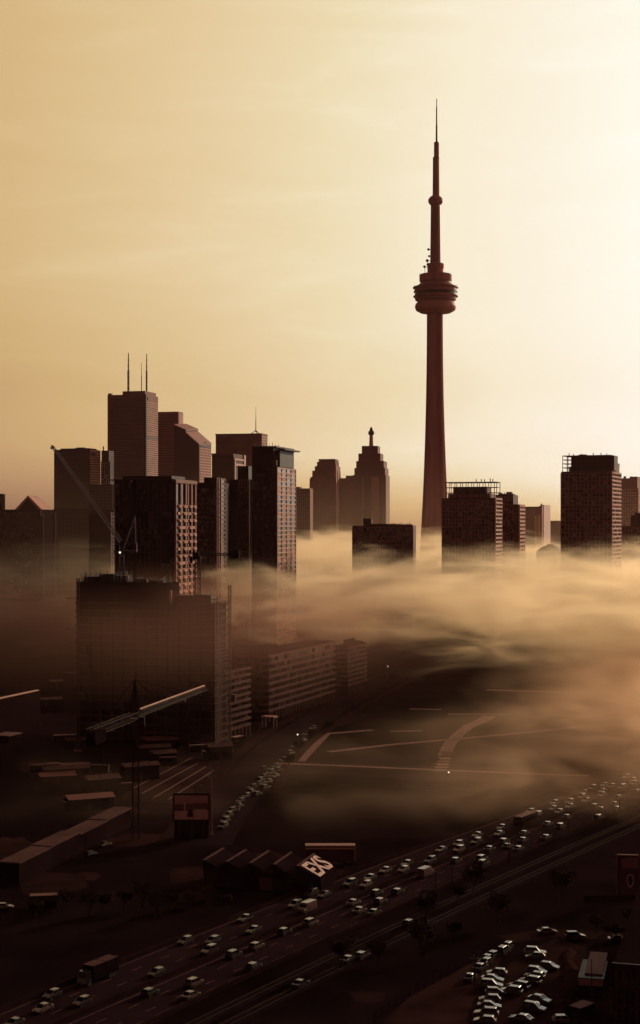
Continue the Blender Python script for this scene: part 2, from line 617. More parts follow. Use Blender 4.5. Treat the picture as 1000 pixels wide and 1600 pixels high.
b = Tower('skyscraper', 'plain dark slab tower directly right of the masted bank tower', 238, 278, 286, 2620, yaw=15)
b.body(b.z(643), M['stone'])
b.part(MB().box(b.x1 - 3, b.x1 + .8, b.y0 + 2, b.y1 - 1, b.z(760), b.z(645)), 'corner_pier', M['pale'])  # pale sheet over the right wall paints its sunlight
b.facade('F', b.x0 + 1, b.x1 - 1, b.z(760), b.z(648), 1, 30, band=1.6, proud=.4, m=M['brown'], piers=False)

b = Tower('skyscraper', 'tower with a slanted glass roof stepping down to the right', 272, 311, 330, 2350, yaw=15)
zl, zm = b.z(663), b.z(694)
pr = [(b.x0, b.z(664)), (b.x(290), b.z(673)), (b.x(290), b.z(676)), (b.x1 + 0, b.z(696))]
ys0, ys1 = b.y0, b.y1
k = MB()
vs = [(b.x0, ys0, 0), (b.x1, ys0, 0), (b.x1, ys1, 0), (b.x0, ys1, 0)] + [(x, ys0, z) for x, z in pr] + [(x, ys1, z + 4) for x, z in pr]
k.add(vs, [(0, 1, 7, 6, 5, 4), (1, 2, 11, 7), (2, 3, 8, 9, 10, 11), (3, 0, 4, 8), (4, 5, 9, 8), (5, 6, 10, 9), (6, 7, 11, 10), (0, 3, 2, 1)])
b.part(k, 'wall', M['brown'])
k = MB()
for i in (0, 2):
    (xa, za), (xb, zb) = pr[i], pr[i + 1]
    k.add([(xa - .5, ys0 - .6, za + .4), (xb + .8, ys0 - .6, zb + .4), (xb + .8, ys1, zb + 4.6), (xa - .5, ys1, za + 4.6),
           (xa - .5, ys0 - .6, za + 2), (xb + .8, ys0 - .6, zb + 2), (xb + .8, ys1, zb + 6.2), (xa - .5, ys1, za + 6.2)],
          [(0, 3, 2, 1), (4, 5, 6, 7), (0, 1, 5, 4), (1, 2, 6, 5), (2, 3, 7, 6), (3, 0, 4, 7)])
b.part(k, 'roof', M['roofp'])
b.facade('R', b.y0 + 1, b.y1 - 1, b.z(760), b.z(700), 1, 14, band=1.9, proud=.6, m=M['pale'], piers=False)  # sunlit wall, its brightness put into the pale bands
b.part(MB().box(b.x1 + .02, b.x1 + .25, b.y0 + 1, b.y1 - 1, b.z(760), b.z(699)), 'window', M['stone'], kind='stuff')
b.part(MB().prism([(b.y0 + 4, 0), (b.y1 - 4, 0), ((b.y0 + b.y1) / 2, 9)], 0, 1), 'gable', M['dark']).matrix_local = Matrix(((0, 0, 1, b.x1 - .2), (1, 0, 0, 0), (0, 1, 0, b.z(698)), (0, 0, 0, 1)))

b = Tower('skyscraper', 'flat topped black office tower left of the masted tower, its lit side striped', 85, 140, 157, 2450, yaw=16)
zt = b.z(702)
b.body(zt, M['dark'])
b.part(MB().box(b.x0 + 8, b.x1 - 4, b.y0 + 6, b.y1 - 6, zt, zt + 2.2).box(b.x(118), b.x(130), b.y0 + 2, b.y0 + 10, zt, zt + 3.2), 'penthouse', M['brown'])
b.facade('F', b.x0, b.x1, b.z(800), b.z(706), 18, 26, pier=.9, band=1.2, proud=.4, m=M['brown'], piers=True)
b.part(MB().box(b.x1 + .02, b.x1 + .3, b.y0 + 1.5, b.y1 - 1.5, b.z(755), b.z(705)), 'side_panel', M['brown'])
b.facade('R', b.y0 + 1.5, b.y1 - 1.5, b.z(755), b.z(704), 1, 13, band=2.4, proud=.9, m=M['pale'], piers=False)  # bands turn pale on this side to stand for sunlight
b.part(MB().box(b.x1 + .35, b.x1 + 1.3, b.y0 + 3, b.y0 + 20, b.z(712), b.z(707)), 'louvre', M['dark'])

b = Tower('skyscraper', 'slim dark tower with dotted window columns squeezed left of the masted tower', 158.5, 170, 178, 2420, yaw=14)
b.body(b.z(704), M['dark'])
b.part(MB().beam((b.x(160.5), b.y0 + 3, b.z(704)), (b.x(160.5), b.y0 + 3, b.z(697)), 1.6), 'mast', M['steeld'])
b.facade('F', b.x0, b.x0 + 14, b.z(760), b.z(722), 4, 12, pier=1.7, band=1.8, proud=.3, m=M['dark'], panes=[M['dark'], M['pale'], M['white']], mix=(.3, .4, .3))

b = Tower('office_building', 'dark wide block below the flat topped black tower', 84, 175, 184, 1900, yaw=8)
b.body(b.z(757), M['tar'], x0=b.x(140))
b.part(MB().box(b.x0, b.x(138), b.y0 - 1, b.y1, 0, b.z(795)), 'wing', M['dark'])
b.facade('F', b.x0, b.x(138), b.z(870), b.z(798), 9, 14, pier=1.2, band=1.0, proud=.5, m=M['brown'], off=b.y0 - 1)
b.facade('F', b.x(140), b.x1, b.z(850), b.z(760), 8, 18, pier=.8, band=1.0, proud=.4, m=M['brown'])

b = Tower('office_building', 'stepped brown block with a pale corner, under the crane jib', 139, 173, 181, 1500, yaw=14)
b.body(b.z(800), M['dark'])
b.part(MB().box(b.x(146), b.x(176), b.y0 + 4, b.y1 - 2, b.z(800), b.z(796)).box(b.x0, b.x1, b.y0 - .6, b.y0 + .5, b.z(803), b.z(800)), 'penthouse', M['brown'])
b.facade('R', b.y0, b.y1, b.z(850), b.z(801), 3, 8, pier=1.5, band=1.4, proud=.5, m=M['brown'])

b = Tower('office_building', 'old building with a steep glass gable at the left edge', -8, 67, 84, 1700, yaw=10)
zt = b.z(796)
b.body(zt, M['tar'])
k = MB()
xa, xb, xm = b.x(25), b.x(64), b.x(44)
k.add([(xa, b.y0 + .5, zt), (xb, b.y0 + .5, zt), (xm, b.y0 + .5, b.z(777)), (xa, b.y1 - 4, zt), (xb, b.y1 - 4, zt), (xm, b.y1 - 4, b.z(777))],
      [(0, 1, 2), (5, 4, 3), (0, 3, 4, 1), (1, 4, 5, 2), (2, 5, 3, 0)])
b.part(k, 'gable', M['brown'])
k = MB()
za = b.z(774)
for (x_, s) in ((b.x(23), -1), (b.x(66), 1)):
    q = [(x_, zt - .5), (xm, za), (xm, b.z(777.6)), (x_ - s * 4, zt - .5)]
    vs = [(x, b.y0 - .6, z) for x, z in q] + [(x, b.y1 - 3, z) for x, z in q]
    k.add(vs, [(0, 1, 2, 3), (7, 6, 5, 4), (0, 4, 5, 1), (1, 5, 6, 2), (2, 6, 7, 3), (3, 7, 4, 0)])
b.part(k, 'roof', M['pale'])
b.facade('F', b.x0, b.x1, b.z(862), b.z(800), 16, 13, pier=1.6, band=1.3, proud=.5, m=M['brown'], panes=GL, mix=(.75, .2, .05))
b.part(MB().box(b.x(63), b.x(66), b.y0 - .8, b.y0 + .2, b.z(806), zt + .5), 'corner_pier', M['pale'])

b = Tower('office_building', 'dark corner of a taller block at the left frame edge', -40, 4, 8, 1800, yaw=8)
b.body(b.z(773), M['tar'])
b.part(MB().box(b.x0, b.x1 + .5, b.y0 - .5, b.y1, b.z(773), b.z(771.5)), 'parapet', M['brown'])

b = Tower('office_building', 'brown block right of the gabled building, ribbed front', 60, 86, 92, 1750, yaw=9)
b.body(b.z(797), M['tar'])
b.facade('F', b.x0, b.x1, b.z(870), b.z(801), 7, 14, pier=1.6, band=1.1, proud=.4, m=M['brown'])

# ------------------------------------------------------------------ middle skyline
b = Tower('skyscraper', 'broad brown tower with a tripod antenna on a flat roof', 337, 409, 418, 2300, yaw=13)
zt = b.z(679)
b.body(zt, M['stone'])
b.part(MB().box(b.x0 - .5, b.x1 + .5, b.y0 - .6, b.y1, zt, b.z(677)), 'parapet', M['stone'])
b.facade('R', b.y0, b.y1, b.z(760), b.z(682), 1, 20, band=1.6, proud=.3, m=M['pale'], piers=False)  # lit side painted lighter than the stone front
xa = b.x(396)
ya = b.y0 + 14
k = MB()
for (dx, dy) in ((-6.5, -4), (6.5, -4), (0, 6)):
    k.beam((xa + dx, ya + dy, b.z(677)), (xa, ya, b.z(671.5)), .9)
k.beam((xa, ya, b.z(674)), (xa, ya, b.z(655)), 1.3, .9)
k.beam((xa, ya, b.z(655)), (xa, ya, b.z(634)), .7, .35)
b.part(k, 'mast', M['steeld'])

b = Tower('office_building', 'brown block with pale window frames on its lit side, below the antenna tower', 331, 365, 383, 1700, yaw=15)
b.body(b.z(709), M['brown'])
b.part(MB().box(b.x0 - .4, b.x1 + .4, b.y0 - .4, b.y0 + 1.2, b.z(711), b.z(708)), 'parapet', M['stone'])
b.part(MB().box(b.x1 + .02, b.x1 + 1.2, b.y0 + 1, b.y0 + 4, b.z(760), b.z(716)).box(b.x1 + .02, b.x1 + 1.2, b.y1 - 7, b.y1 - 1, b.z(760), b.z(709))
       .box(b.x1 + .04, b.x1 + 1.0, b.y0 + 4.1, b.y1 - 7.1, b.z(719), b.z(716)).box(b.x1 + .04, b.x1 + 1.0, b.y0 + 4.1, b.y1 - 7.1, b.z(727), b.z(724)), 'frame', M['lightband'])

b = Tower('apartment_tower', 'near black condominium tower with a roof plate oversailing to the right', 394, 432.5, 461.5, 1000, yaw=15)
zt = b.z(729)
b.body(zt, M['black'])
zc = b.z(699)
b.part(MB().box(b.x0, b.x(427), b.y0 + .05, b.y1 - 3, zt, zc).box(b.x(425), b.x1 + 1, b.y0 + 4, b.y1 - 7, zt, b.z(703)), 'penthouse', M['black'])
b.part(MB().box(b.x0 - .3, b.x(432), b.y0 - .4, b.y1 - 2, zc, b.z(696.8)).box(b.x(432), b.x1 + 4.5, b.y0 + 3, b.y1 - 4, b.z(702.5), b.z(700.3)), 'roof', M['dark'])
b.part(MB().box(b.x(426), b.x1 - .2, b.y0 - .3, b.y0 + 3.5, b.z(727.5), b.z(719)), 'parapet', M['brown'])
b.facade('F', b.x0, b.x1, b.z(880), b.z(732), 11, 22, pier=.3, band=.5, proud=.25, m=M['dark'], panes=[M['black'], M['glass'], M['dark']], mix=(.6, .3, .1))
b.facade('R', b.y0, b.y1, b.z(885), b.z(731), 4, 22, pier=.5, band=.9, proud=.5, m=M['lightband'], panes=[M['glassm'], M['glassb'], M['pale']], mix=(.35, .4, .25), rs=4)  # light bands and panes colour this wall as sunlit
for i in range(9):
    b.part(MB().beam((b.x(396 + 4.6 * i), b.y0 + 3, b.z(697)), (b.x(396 + 4.6 * i), b.y0 + 3, b.z(697) + (1.2 if i % 3 else 2.4)), .3), 'roof_vent', M['steeld'])

b = Tower('apartment_tower', 'twin column condominium left of the near black tower, pale frame on its right part', 305, 338, 358, 1020, yaw=15)
zt = b.z(754)
b.body(zt, M['black'])
b.part(MB().box(b.x(337) - 8, b.x1 + .5, b.y0 - .6, b.y0 + 9, zt - 4, b.z(746)), 'penthouse', M['black'])
b.facade('F', b.x0, b.x1, b.z(875), b.z(762), 7, 16, pier=.35, band=.8, proud=.5, m=M['brown'], panes=GL, rs=5)
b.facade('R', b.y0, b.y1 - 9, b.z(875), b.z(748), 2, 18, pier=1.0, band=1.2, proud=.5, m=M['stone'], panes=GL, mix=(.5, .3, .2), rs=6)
b.part(MB().box(b.x1 - 1, b.x1 + 1.1, b.y0 + 7, b.y0 + 8.4, 20, b.z(747)).box(b.x1 - 1, b.x1 + 1.1, b.y0 + 2.2, b.y0 + 3.2, 20, b.z(747)), 'pier', M['lightband'])

b = Tower('apartment_tower', 'dark stepped condominium slotted just left of the near black tower', 358, 389, 395, 1060, yaw=14)
b.body(b.z(749), M['tar'])
b.part(MB().box(b.x(371), b.x1 - .5, b.y0 + .5, b.y1 - 1, b.z(749), b.z(728)), 'penthouse', M['black'])
b.facade('F', b.x(372), b.x1, b.z(875), b.z(752), 5, 17, pier=.8, band=.8, proud=.5, m=M['brown'], panes=GL, rs=7)
b.facade('F', b.x(374), b.x1 - .6, b.z(768), b.z(750), 3, 3, pier=.5, band=.6, proud=1.0, m=M['stone'])

b = Tower('apartment_tower', 'big black condominium slab whose lit right side is a pale lattice of balconies', 180, 272, 305, 800, yaw=15)
zt = b.z(750)
b.body(zt, M['black'])
b.part(MB().box(b.x0 - 2.5, b.x1 + .5, b.y0 - .8, b.y1, zt, b.z(748.5)).box(b.x(185), b.x(262), b.y0 + 6, b.y1 - 6, zt, zt + 2.4), 'roof', M['dark'])
b.part(MB().box(b.x1 - 1, b.x1 + 1.2, b.y0 - .2, b.y1, zt - 1.5, zt + .3), 'parapet', M['stone'])
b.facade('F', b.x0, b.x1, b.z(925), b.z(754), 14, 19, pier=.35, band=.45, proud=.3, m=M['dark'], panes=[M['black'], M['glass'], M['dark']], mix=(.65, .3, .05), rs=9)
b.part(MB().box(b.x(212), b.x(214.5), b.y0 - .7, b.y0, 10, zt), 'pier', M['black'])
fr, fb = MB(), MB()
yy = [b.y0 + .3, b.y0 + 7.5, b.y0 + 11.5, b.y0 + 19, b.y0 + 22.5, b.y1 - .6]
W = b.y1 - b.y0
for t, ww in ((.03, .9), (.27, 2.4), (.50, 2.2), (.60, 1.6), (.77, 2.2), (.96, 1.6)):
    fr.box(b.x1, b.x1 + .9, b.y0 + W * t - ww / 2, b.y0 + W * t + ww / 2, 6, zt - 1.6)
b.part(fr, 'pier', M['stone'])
nfl = 24
ztop2 = b.z(782)
dz = (ztop2 - 8) / nfl
for i in range(nfl):
    z = 8 + i * dz
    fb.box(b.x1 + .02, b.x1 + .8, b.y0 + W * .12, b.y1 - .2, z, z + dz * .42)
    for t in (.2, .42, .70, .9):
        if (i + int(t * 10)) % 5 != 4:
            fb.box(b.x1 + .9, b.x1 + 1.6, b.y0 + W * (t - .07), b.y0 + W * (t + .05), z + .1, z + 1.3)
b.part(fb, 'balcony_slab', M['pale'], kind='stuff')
b.part(MB().box(b.x1 + .01, b.x1 + .1, b.y0 + .2, b.y1 - .2, 6, zt - 2), 'window', M['glass'], kind='stuff')
b.part(MB().lathe([(.4, 0), (.55, .4), (.4, .8)], 8), 'roof_vent', M['white']).location = (b.x(206), b.y0 - .4, b.z(753))

# background slab behind the old stepped towers
b = Tower('office_building', 'plain brown block between the near black tower and the stepped towers', 455, 484, 489, 1900, yaw=12)
b.body(b.z(763), M['stone'])
b.part(MB().box(b.x0, b.x(468), b.y0, b.y1 - 5, b.z(763), b.z(760.5)), 'parapet', M['stone'])
b.facade('F', b.x0, b.x1, b.z(840), b.z(766), 9, 16, pier=1.1, band=.9, proud=.35, m=M['brown'])

b = Tower('skyscraper', 'stepped brown stone tower with a flat crown, left of the spired tower', 485, 524, 533, 2350, yaw=12)
k = MB()
for (l, r_, top, ins) in ((485, 533.5, 745, 0), (487.5, 531.5, 735, 2), (491, 530, 728, 4), (494, 528, 721, 6), (496.5, 524, 718, 8)):
    xa = b.x(l)
    xb = b.x(min(r_, 524)) - (1.5 if r_ < 530 else 0)
    k.box(xa, xb, b.y0 + ins, b.y1 - ins * 1.5, 0 if ins == 0 else b.z(746), b.z(top))
b.part(k, 'wall', M['stone'])
b.part(MB().box(b.x1 - 1.2, b.x1 + 1.2, b.y0 + 1, b.y0 + 6, 0, b.z(726)).box(b.x1 - 1.2, b.x1 + 1.4, b.y0 + 12, b.y0 + 17, 0, b.z(735)), 'pier', M['pale'])
b.facade('F', b.x0, b.x1, 0, b.z(748), 9, 1, pier=2.4, band=.5, proud=.7, m=M['stone'], bands=False)
b.part(MB().box(b.x(496), b.x(522), b.y0 + 7, b.y1 - 14, b.z(718), b.z(716.8)), 'parapet', M['brown'])

b = Tower('office_building', 'paler brown linking block between the two stepped towers', 524, 556, 562, 2380, yaw=10)
b.body(b.z(747), M['stone'])
b.part(MB().box(b.x(524), b.x(536), b.y0 - 3, b.y0, 0, b.z(768)), 'wing', M['stone'])
b.part(MB().box(b.x(540), b.x(556), b.y0 + 2, b.y1 - 2, b.z(747), b.z(743)), 'penthouse', M['stone'])

b = Tower('skyscraper', 'stepped tower tapering to a beacon spire, nearest left of the great tower', 551, 600, 606, 2250, yaw=9)
steps = [(551, 603, 742, 0), (553.5, 601.5, 731, 2), (556, 599.5, 720, 4), (559, 594, 708, 6.5), (564, 589.5, 696, 10)]
k = MB()
for i, (l, r_, top, ins) in enumerate(steps):
    k.box(b.x(l), b.x(r_) - .1 * i, b.y0 + ins, b.y1 - ins, 0 if i == 0 else b.z(steps[i - 1][2]) - .5, b.z(top))
b.part(k, 'wall', M['stone'])
k = MB()
for i, (l, r_, top, ins) in enumerate(steps):
    for q in range(6):
        xx = b.x(l) + (b.x(r_) - b.x(l)) * (q + .5) / 6
        k.box(xx - 1, xx + 1, b.y0 + ins - .7, b.y0 + ins - .02, (0 if i == 0 else b.z(steps[i - 1][2]) + .1), b.z(top) - 1.5)
b.part(k, 'pier', M['stone'])
b.part(MB().box(b.x(580.5), b.x(592), b.y0 - 4, b.y0 - .8, 0, b.z(745)), 'bay', M['pale'])
b.part(MB().box(b.x(566), b.x(568.5), b.y0 - 2.2, b.y0 - .8, 0, b.z(745)), 'pilaster', M['pale'])
xs = b.x(576.8)
yc = (b.y0 + b.y1) / 2
zb = b.z(696)
k = MB().lathe([(3.4, zb - 1), (3.0, zb + 5), (2.6, b.z(680)), (2.6, b.z(678))], 10, xs, yc)
sp = b.part(k, 'spire', M['pale'])
k = MB().lathe([(2.2, b.z(678.5)), (4.4, b.z(677)), (4.4, b.z(672.5)), (2.4, b.z(671)), (2.4, b.z(669)), (1.0, b.z(666)), (.3, b.z(664.5))], 10, xs, yc)
b.part(k, 'beacon', M['brown'], parent=sp)

b = Tower('office_building', 'long dark low block with a stubby plant room on its roof, rising from fog', 551, 645, 650, 1250, yaw=6)
zt = b.z(821)
b.body(zt, M['brown'])
b.part(MB().box(b.x(567), b.x(580), b.y0 + 3, b.y0 + 12, zt, b.z(810)).box(b.x(580), b.x(620), b.y0 + 4, b.y1 - 3, zt, b.z(818.5)), 'penthouse', M['brown'])
for i in range(9):
    b.part(MB().beam((b.x(607 + i * 4.1), b.y0 + 2, zt), (b.x(607 + i * 4.1), b.y0 + 2, zt + 1.2 + (i % 3) * .5), .8), 'chimney', M['stone'])
b.part(MB().box(b.x(606), b.x1, b.y0 + .5, b.y0 + 1.2, zt + .01, zt + .9), 'parapet', M['stone'])
b.facade('F', b.x0, b.x1, b.z(880), b.z(824), 22, 8, pier=.9, band=1.0, proud=.4, m=M['stone'], panes=GL, rs=12)

# ------------------------------------------------------------------ the great communications tower
Yt = 1690.0
t = empty('communications_tower', 'very tall concrete communications tower with a round pod and needle antenna', 'tower', (X(680.6, Yt), Yt, 0))


def zz(py): return Z(py, Yt)


k = MB()
pr = []
for i in range(15):
    q = i / 14
    z = q * zz(486)
    # three-legged shaft flaring towards the ground
    r_ = 7.6 + 11.5 * (1 - q) ** 2.1
    pr.append((z, r_))
n = 18
vs, fs = [], []
for z, r_ in pr:
    for i in range(n):
        a = 2 * math.pi * i / n
        w = 1 + .16 * math.cos(3 * a + .6) * (r_ / 19)
        vs.append((r_ * w * math.cos(a), r_ * w * math.sin(a), z))
for j in range(len(pr) - 1):
    for i in range(n):
        fs.append((j * n + i, j * n + (i + 1) % n, (j + 1) * n + (i + 1) % n, (j + 1) * n + i))
k.add(vs, fs)
k.build('shaft', M['tower'], t, smooth=False)
k = MB()
for i in range(3):
    a = 2 * math.pi * i / 3 - 1.05
    for j in range(len(pr) - 1):
        (z0, r0), (z1, r1) = pr[j], pr[j + 1]
        k.beam((math.cos(a) * (r0 + .2), math.sin(a) * (r0 + .2), z0), (math.cos(a) * (r1 + .2), math.sin(a) * (r1 + .2), z1), 3.4)
k.build('rib', M['towerd'], t)
rd = MB().lathe([(8, zz(489.5)), (17, zz(488.6)), (21.5, zz(485)), (22.8, zz(480)), (22, zz(475)), (19.5, zz(471.2)), (8, zz(470.8))], 40).build('radome', M['radome'], t, smooth=True)
pod = MB().lathe([(19, zz(471)), (22.3, zz(469.2)), (23.2, zz(464)), (23.6, zz(462.8)), (23.6, zz(461.6)), (22.6, zz(461.2)), (22.8, zz(457.2)), (24.1, zz(456.8)), (24.1, zz(455.2)),
                  (23.2, zz(454.8)), (23.4, zz(451.2)), (25, zz(450.2)), (25, zz(448.7)), (21.8, zz(448.3)), (16.8, zz(442.6)), (16.8, zz(439.2))], 40).build('pod', M['towerd'], t)
MB().lathe([(23.45, zz(465)), (24.6, zz(464)), (24.6, zz(462.9)), (23.4, zz(462.4))], 40).build('balcony', M['tower'], pod)
MB().lathe([(22.9, zz(461)), (23.05, zz(457.4))], 40).build('window', M['glass'], pod, kind='stuff')
MB().lathe([(17.8, zz(439.6)), (17.8, zz(429.8)), (16.9, zz(428.8)), (8, zz(428.2))], 32).build('upper_deck', M['tower'], pod)
k = MB()
for i in range(12):
    a = 2 * math.pi * i / 12 + .2
    r_ = 23.8
    k.beam((r_ * math.cos(a), r_ * math.sin(a), zz(448.7)), (r_ * math.cos(a), r_ * math.sin(a), zz(446.5)), .35)
k.build('railing', M['steeld'], pod)
MB().lathe([(8.6, zz(429)), (8.6, zz(420)), (9.2, zz(419.4)), (9.2, zz(412.5)), (5.6, zz(410.5))], 12).build('collar', M['tower'], t)
MB().lathe([(6.0, zz(413)), (5.55, zz(360)), (5.3, zz(318))], 12).build('upper_shaft', M['towerd'], t)
MB().lathe([(5, zz(320.5)), (6.8, zz(319)), (8.1, zz(315.5)), (8.1, zz(311.6)), (6.6, zz(308.5)), (4.2, zz(306))], 24).build('sky_pod', M['radome'], t)
x_ = 1.3
an = MB().lathe([(4.1, zz(307)), (3.75, zz(247))], 8, x_ * .6).build('antenna', M['radome'], t)
MB().lathe([(2.9, zz(247)), (2.75, zz(223))], 8, x_ * .8).build('antenna_section', M['tower'], an)
MB().lathe([(4.0, zz(248.2)), (4.0, zz(246))], 8, x_ * .7).lathe([(3.0, zz(224)), (3.0, zz(222.4))], 8, x_ * .9).build('flange', M['towerd'], an)
MB().lathe([(1.25, zz(223)), (1.1, zz(196)), (.95, zz(195)), (.8, zz(168)), (.55, zz(167)), (.5, zz(154.5))], 8, x_).build('antenna_tip', M['steeld'], an)
for (dx, py, r_) in ((-8.0, 390.5, 1.5), (-7.3, 401, 1.3), (-9.4, 408, 1.8), (-12.4, 417.5, 1.6), (-8.3, 414, 2.0)):
    k = MB().lathe([(.3, zz(py) - r_), (r_, zz(py) - .4), (r_, zz(py) + .4), (.3, zz(py) + r_)], 8, dx, -3)
    k.beam((dx, -3, zz(py)), (-4, 0, zz(py)), .5)
    if dx < -9:
        k.beam((dx + .4, -3, zz(429)), (dx + .4, -3, zz(py)), .45)
    k.build('dish_antenna', M['steeld'], t)
MB().beam((-17.4, -2, zz(430)), (-17.4, -2, zz(427)), .5).build('aerial', M['steeld'], t)

# ------------------------------------------------------------------ right group
def roof_units(b, zt, seed, n=5, x0=None, x1=None):
    rr = random.Random(seed)
    xa, xb = (b.x0 if x0 is None else x0) + 1, (b.x1 if x1 is None else x1) - 3
    for i in range(n):
        x_ = xa + (xb - xa) * (i + rr.random() * .7) / n
        y_ = b.y0 + 1.5 + rr.random() * max(1, (b.y1 - b.y0) - 8)
        b.part(MB().box(x_, x_ + rr.uniform(1.2, 3), y_, y_ + rr.uniform(1.5, 4), zt, zt + rr.uniform(1.0, 3.2)), 'roof_unit', M['dark'])


GW = [M['glass'], M['glassm'], M['glassb']]


def vents(b, items, y=3.0):
    for (px, p0, p1) in items:
        b.part(MB().beam((b.x(px), b.y0 + y, b.z(p0)), (b.x(px), b.y0 + y, b.z(p1)), .55), 'roof_vent', M['steeld'])


def crown(b, l, r_, p0, p1, nx, nz_, dpt):
    """open steel frame screen on the roof"""
    k = MB()
    xa, xb, za, zb_ = b.x(l), b.x(r_), b.z(p0), b.z(p1)
    for yy_ in (b.y0 + .5, b.y0 + dpt):
        for i in range(nx + 1):
            xx = xa + (xb - xa) * i / nx
            k.box(xx - .22, xx + .22, yy_ - .2, yy_ + .2, za, zb_)
        for j in range(1, nz_ + 1):
            z = za + (zb_ - za) * j / nz_
            k.box(xa, xb, yy_ - .22, yy_ + .22, z - (.55 if j == nz_ else .22), z + .2)
    for xx in (xa, xb):
        for j in range(1, nz_ + 1):
            z = za + (zb_ - za) * j / nz_
            k.box(xx - .2, xx + .2, b.y0 + .7, b.y0 + dpt - .2, z - .25, z + .15)
    b.part(k, 'roof_frame', M['dark'])


b = Tower('apartment_tower', 'brown condominium with an open frame crown, right in front of the great tower', 691, 773, 783, 1150, yaw=17)
zt = b.z(778)
b.body(zt, M['brown'])
b.part(MB().box(b.x(706), b.x(759), b.y0 + 5, b.y1 - 4, zt, b.z(760)), 'penthouse', M['brown'])
b.part(MB().box(b.x(699), b.x(765), b.y0 + 2.5, b.y1 - 2, zt, b.z(771)), 'terrace', M['stone'])
crown(b, 696, 776, 778, 753, 9, 3, 14)
vents(b, [(743, 753, 748), (751, 753, 748), (756, 753, 748.5), (765, 753, 747), (769, 753, 748)])
b.facade('F', b.x0, b.x1, b.z(890), b.z(781), 16, 18, pier=.7, band=.85, proud=.5, m=M['stone'], panes=GW, mix=(.55, .33, .12), rs=21)
b.facade('R', b.y0, b.y1, b.z(890), b.z(779), 3, 18, pier=.7, band=1.3, proud=.9, m=M['pale'], panes=[M['glassm'], M['glassb'], M['pale']], rs=22)  # side bands and panes painted lighter for the sun

b = Tower('apartment_tower', 'narrow brown tower tucked behind the frame crowned condominium, dotted with balconies', 772, 811, 819, 1230, yaw=17)
b.body(b.z(788), M['brown'])
b.part(MB().box(b.x0, b.x(802), b.y0 - 1.5, b.y1 - 2, 0, b.z(773)), 'wing', M['brown'])
b.part(MB().box(b.x(783), b.x(803), b.y0 - 1.8, b.y0 + 6, b.z(773), b.z(771.5)), 'parapet', M['stone'])
roof_units(b, b.z(773), 3, 4, b.x0, b.x(800))
vents(b, [(788, 772, 769), (800, 772, 769)], 1)
b.facade('F', b.x0, b.x(802), b.z(870), b.z(776), 7, 15, pier=.8, band=.9, proud=.4, m=M['stone'], panes=GW, rs=23, off=b.y0 - 1.5)
b.facade('R', b.y0, b.y1, b.z(875), b.z(790), 3, 14, pier=1.2, band=1.6, proud=.8, m=M['pale'], panes=[M['glass'], M['glassb'], M['pale']], mix=(.4, .3, .3), rs=24)  # paler than the front bands, sunlight put into the colour
b.facade('F', b.x(804), b.x1, b.z(870), b.z(790), 2, 14, pier=.6, band=.9, proud=.4, m=M['stone'])

b = Tower('office_building', 'pale office block with bright vertical piers, beside the narrow brown tower', 812, 845, 858, 1700, yaw=19)
b.body(b.z(793), M['stone'])
b.part(MB().box(b.x0, b.x1, b.y0 - .5, b.y0 + 1, b.z(794), b.z(791.5)), 'parapet', M['brown'])
for (px, ww, top) in ((838, 2.6, 806), (842.5, 2.4, 804)):
    b.part(MB().box(b.x(px) - ww / 2, b.x(px) + ww / 2, b.y0 - 3, b.y0 - .1, 0, b.z(top)), 'pier', M['white'])
b.part(MB().box(b.x1 - 2, b.x1 + 1.5, b.y0 + 1, b.y0 + 4, 0, b.z(790)).box(b.x1 - 2, b.x1 + 1.5, b.y0 + 10, b.y1, 0, b.z(788.5)), 'corner_pier', M['white'])  # white columns carry the sunlight in their colour
b.part(MB().beam((b.x1, b.y0 + 3, b.z(790)), (b.x1, b.y0 + 3, b.z(787)), 1.4), 'roof_vent', M['steeld'])

b = Tower('office_building', 'low tan block in the gap left of the tall windowed condominium', 855, 884, 890, 1900, yaw=15)
b.body(b.z(816), M['stone'])
b.part(MB().box(b.x0 - .3, b.x1 + .5, b.y0 - .6, b.y1, b.z(816), b.z(813.6)), 'parapet', M['stone'])
b.facade('F', b.x0, b.x1, b.z(860), b.z(820), 8, 7, pier=1.2, band=1.2, proud=.3, m=M['stone'])

b = Tower('pavilion', 'dark rounded roof rising from the fog beside the tall windowed condominium', 838, 878, 884, 1240, yaw=15)
pts = []
k = MB()
for i in range(13):
    q = i / 12
    pts.append((b.x0 + (b.x1 - b.x0) * q, b.z(872) + (b.z(852) - b.z(872)) * math.sin(math.pi * min(1, .12 + q * .76)) ** .7))
vs = [(x, b.y0, 0) for x, z in (pts[0], pts[-1])] + [(x, b.y0, z) for x, z in reversed(pts)]
nn = len(vs)
vs2 = [(x, b.y1, z) for x, y, z in vs]
k.add(vs + vs2, [tuple(range(nn)), tuple(reversed(range(nn, 2 * nn)))] + [(i, i + nn, (i + 1) % nn + nn, (i + 1) % nn) for i in range(nn)])
b.part(k, 'wall', M['brown'])
b.part(MB().box(b.x(854), b.x(864), b.y0 + 3, b.y0 + 9, b.z(858), b.z(850.5)), 'plant_room', M['stone'])

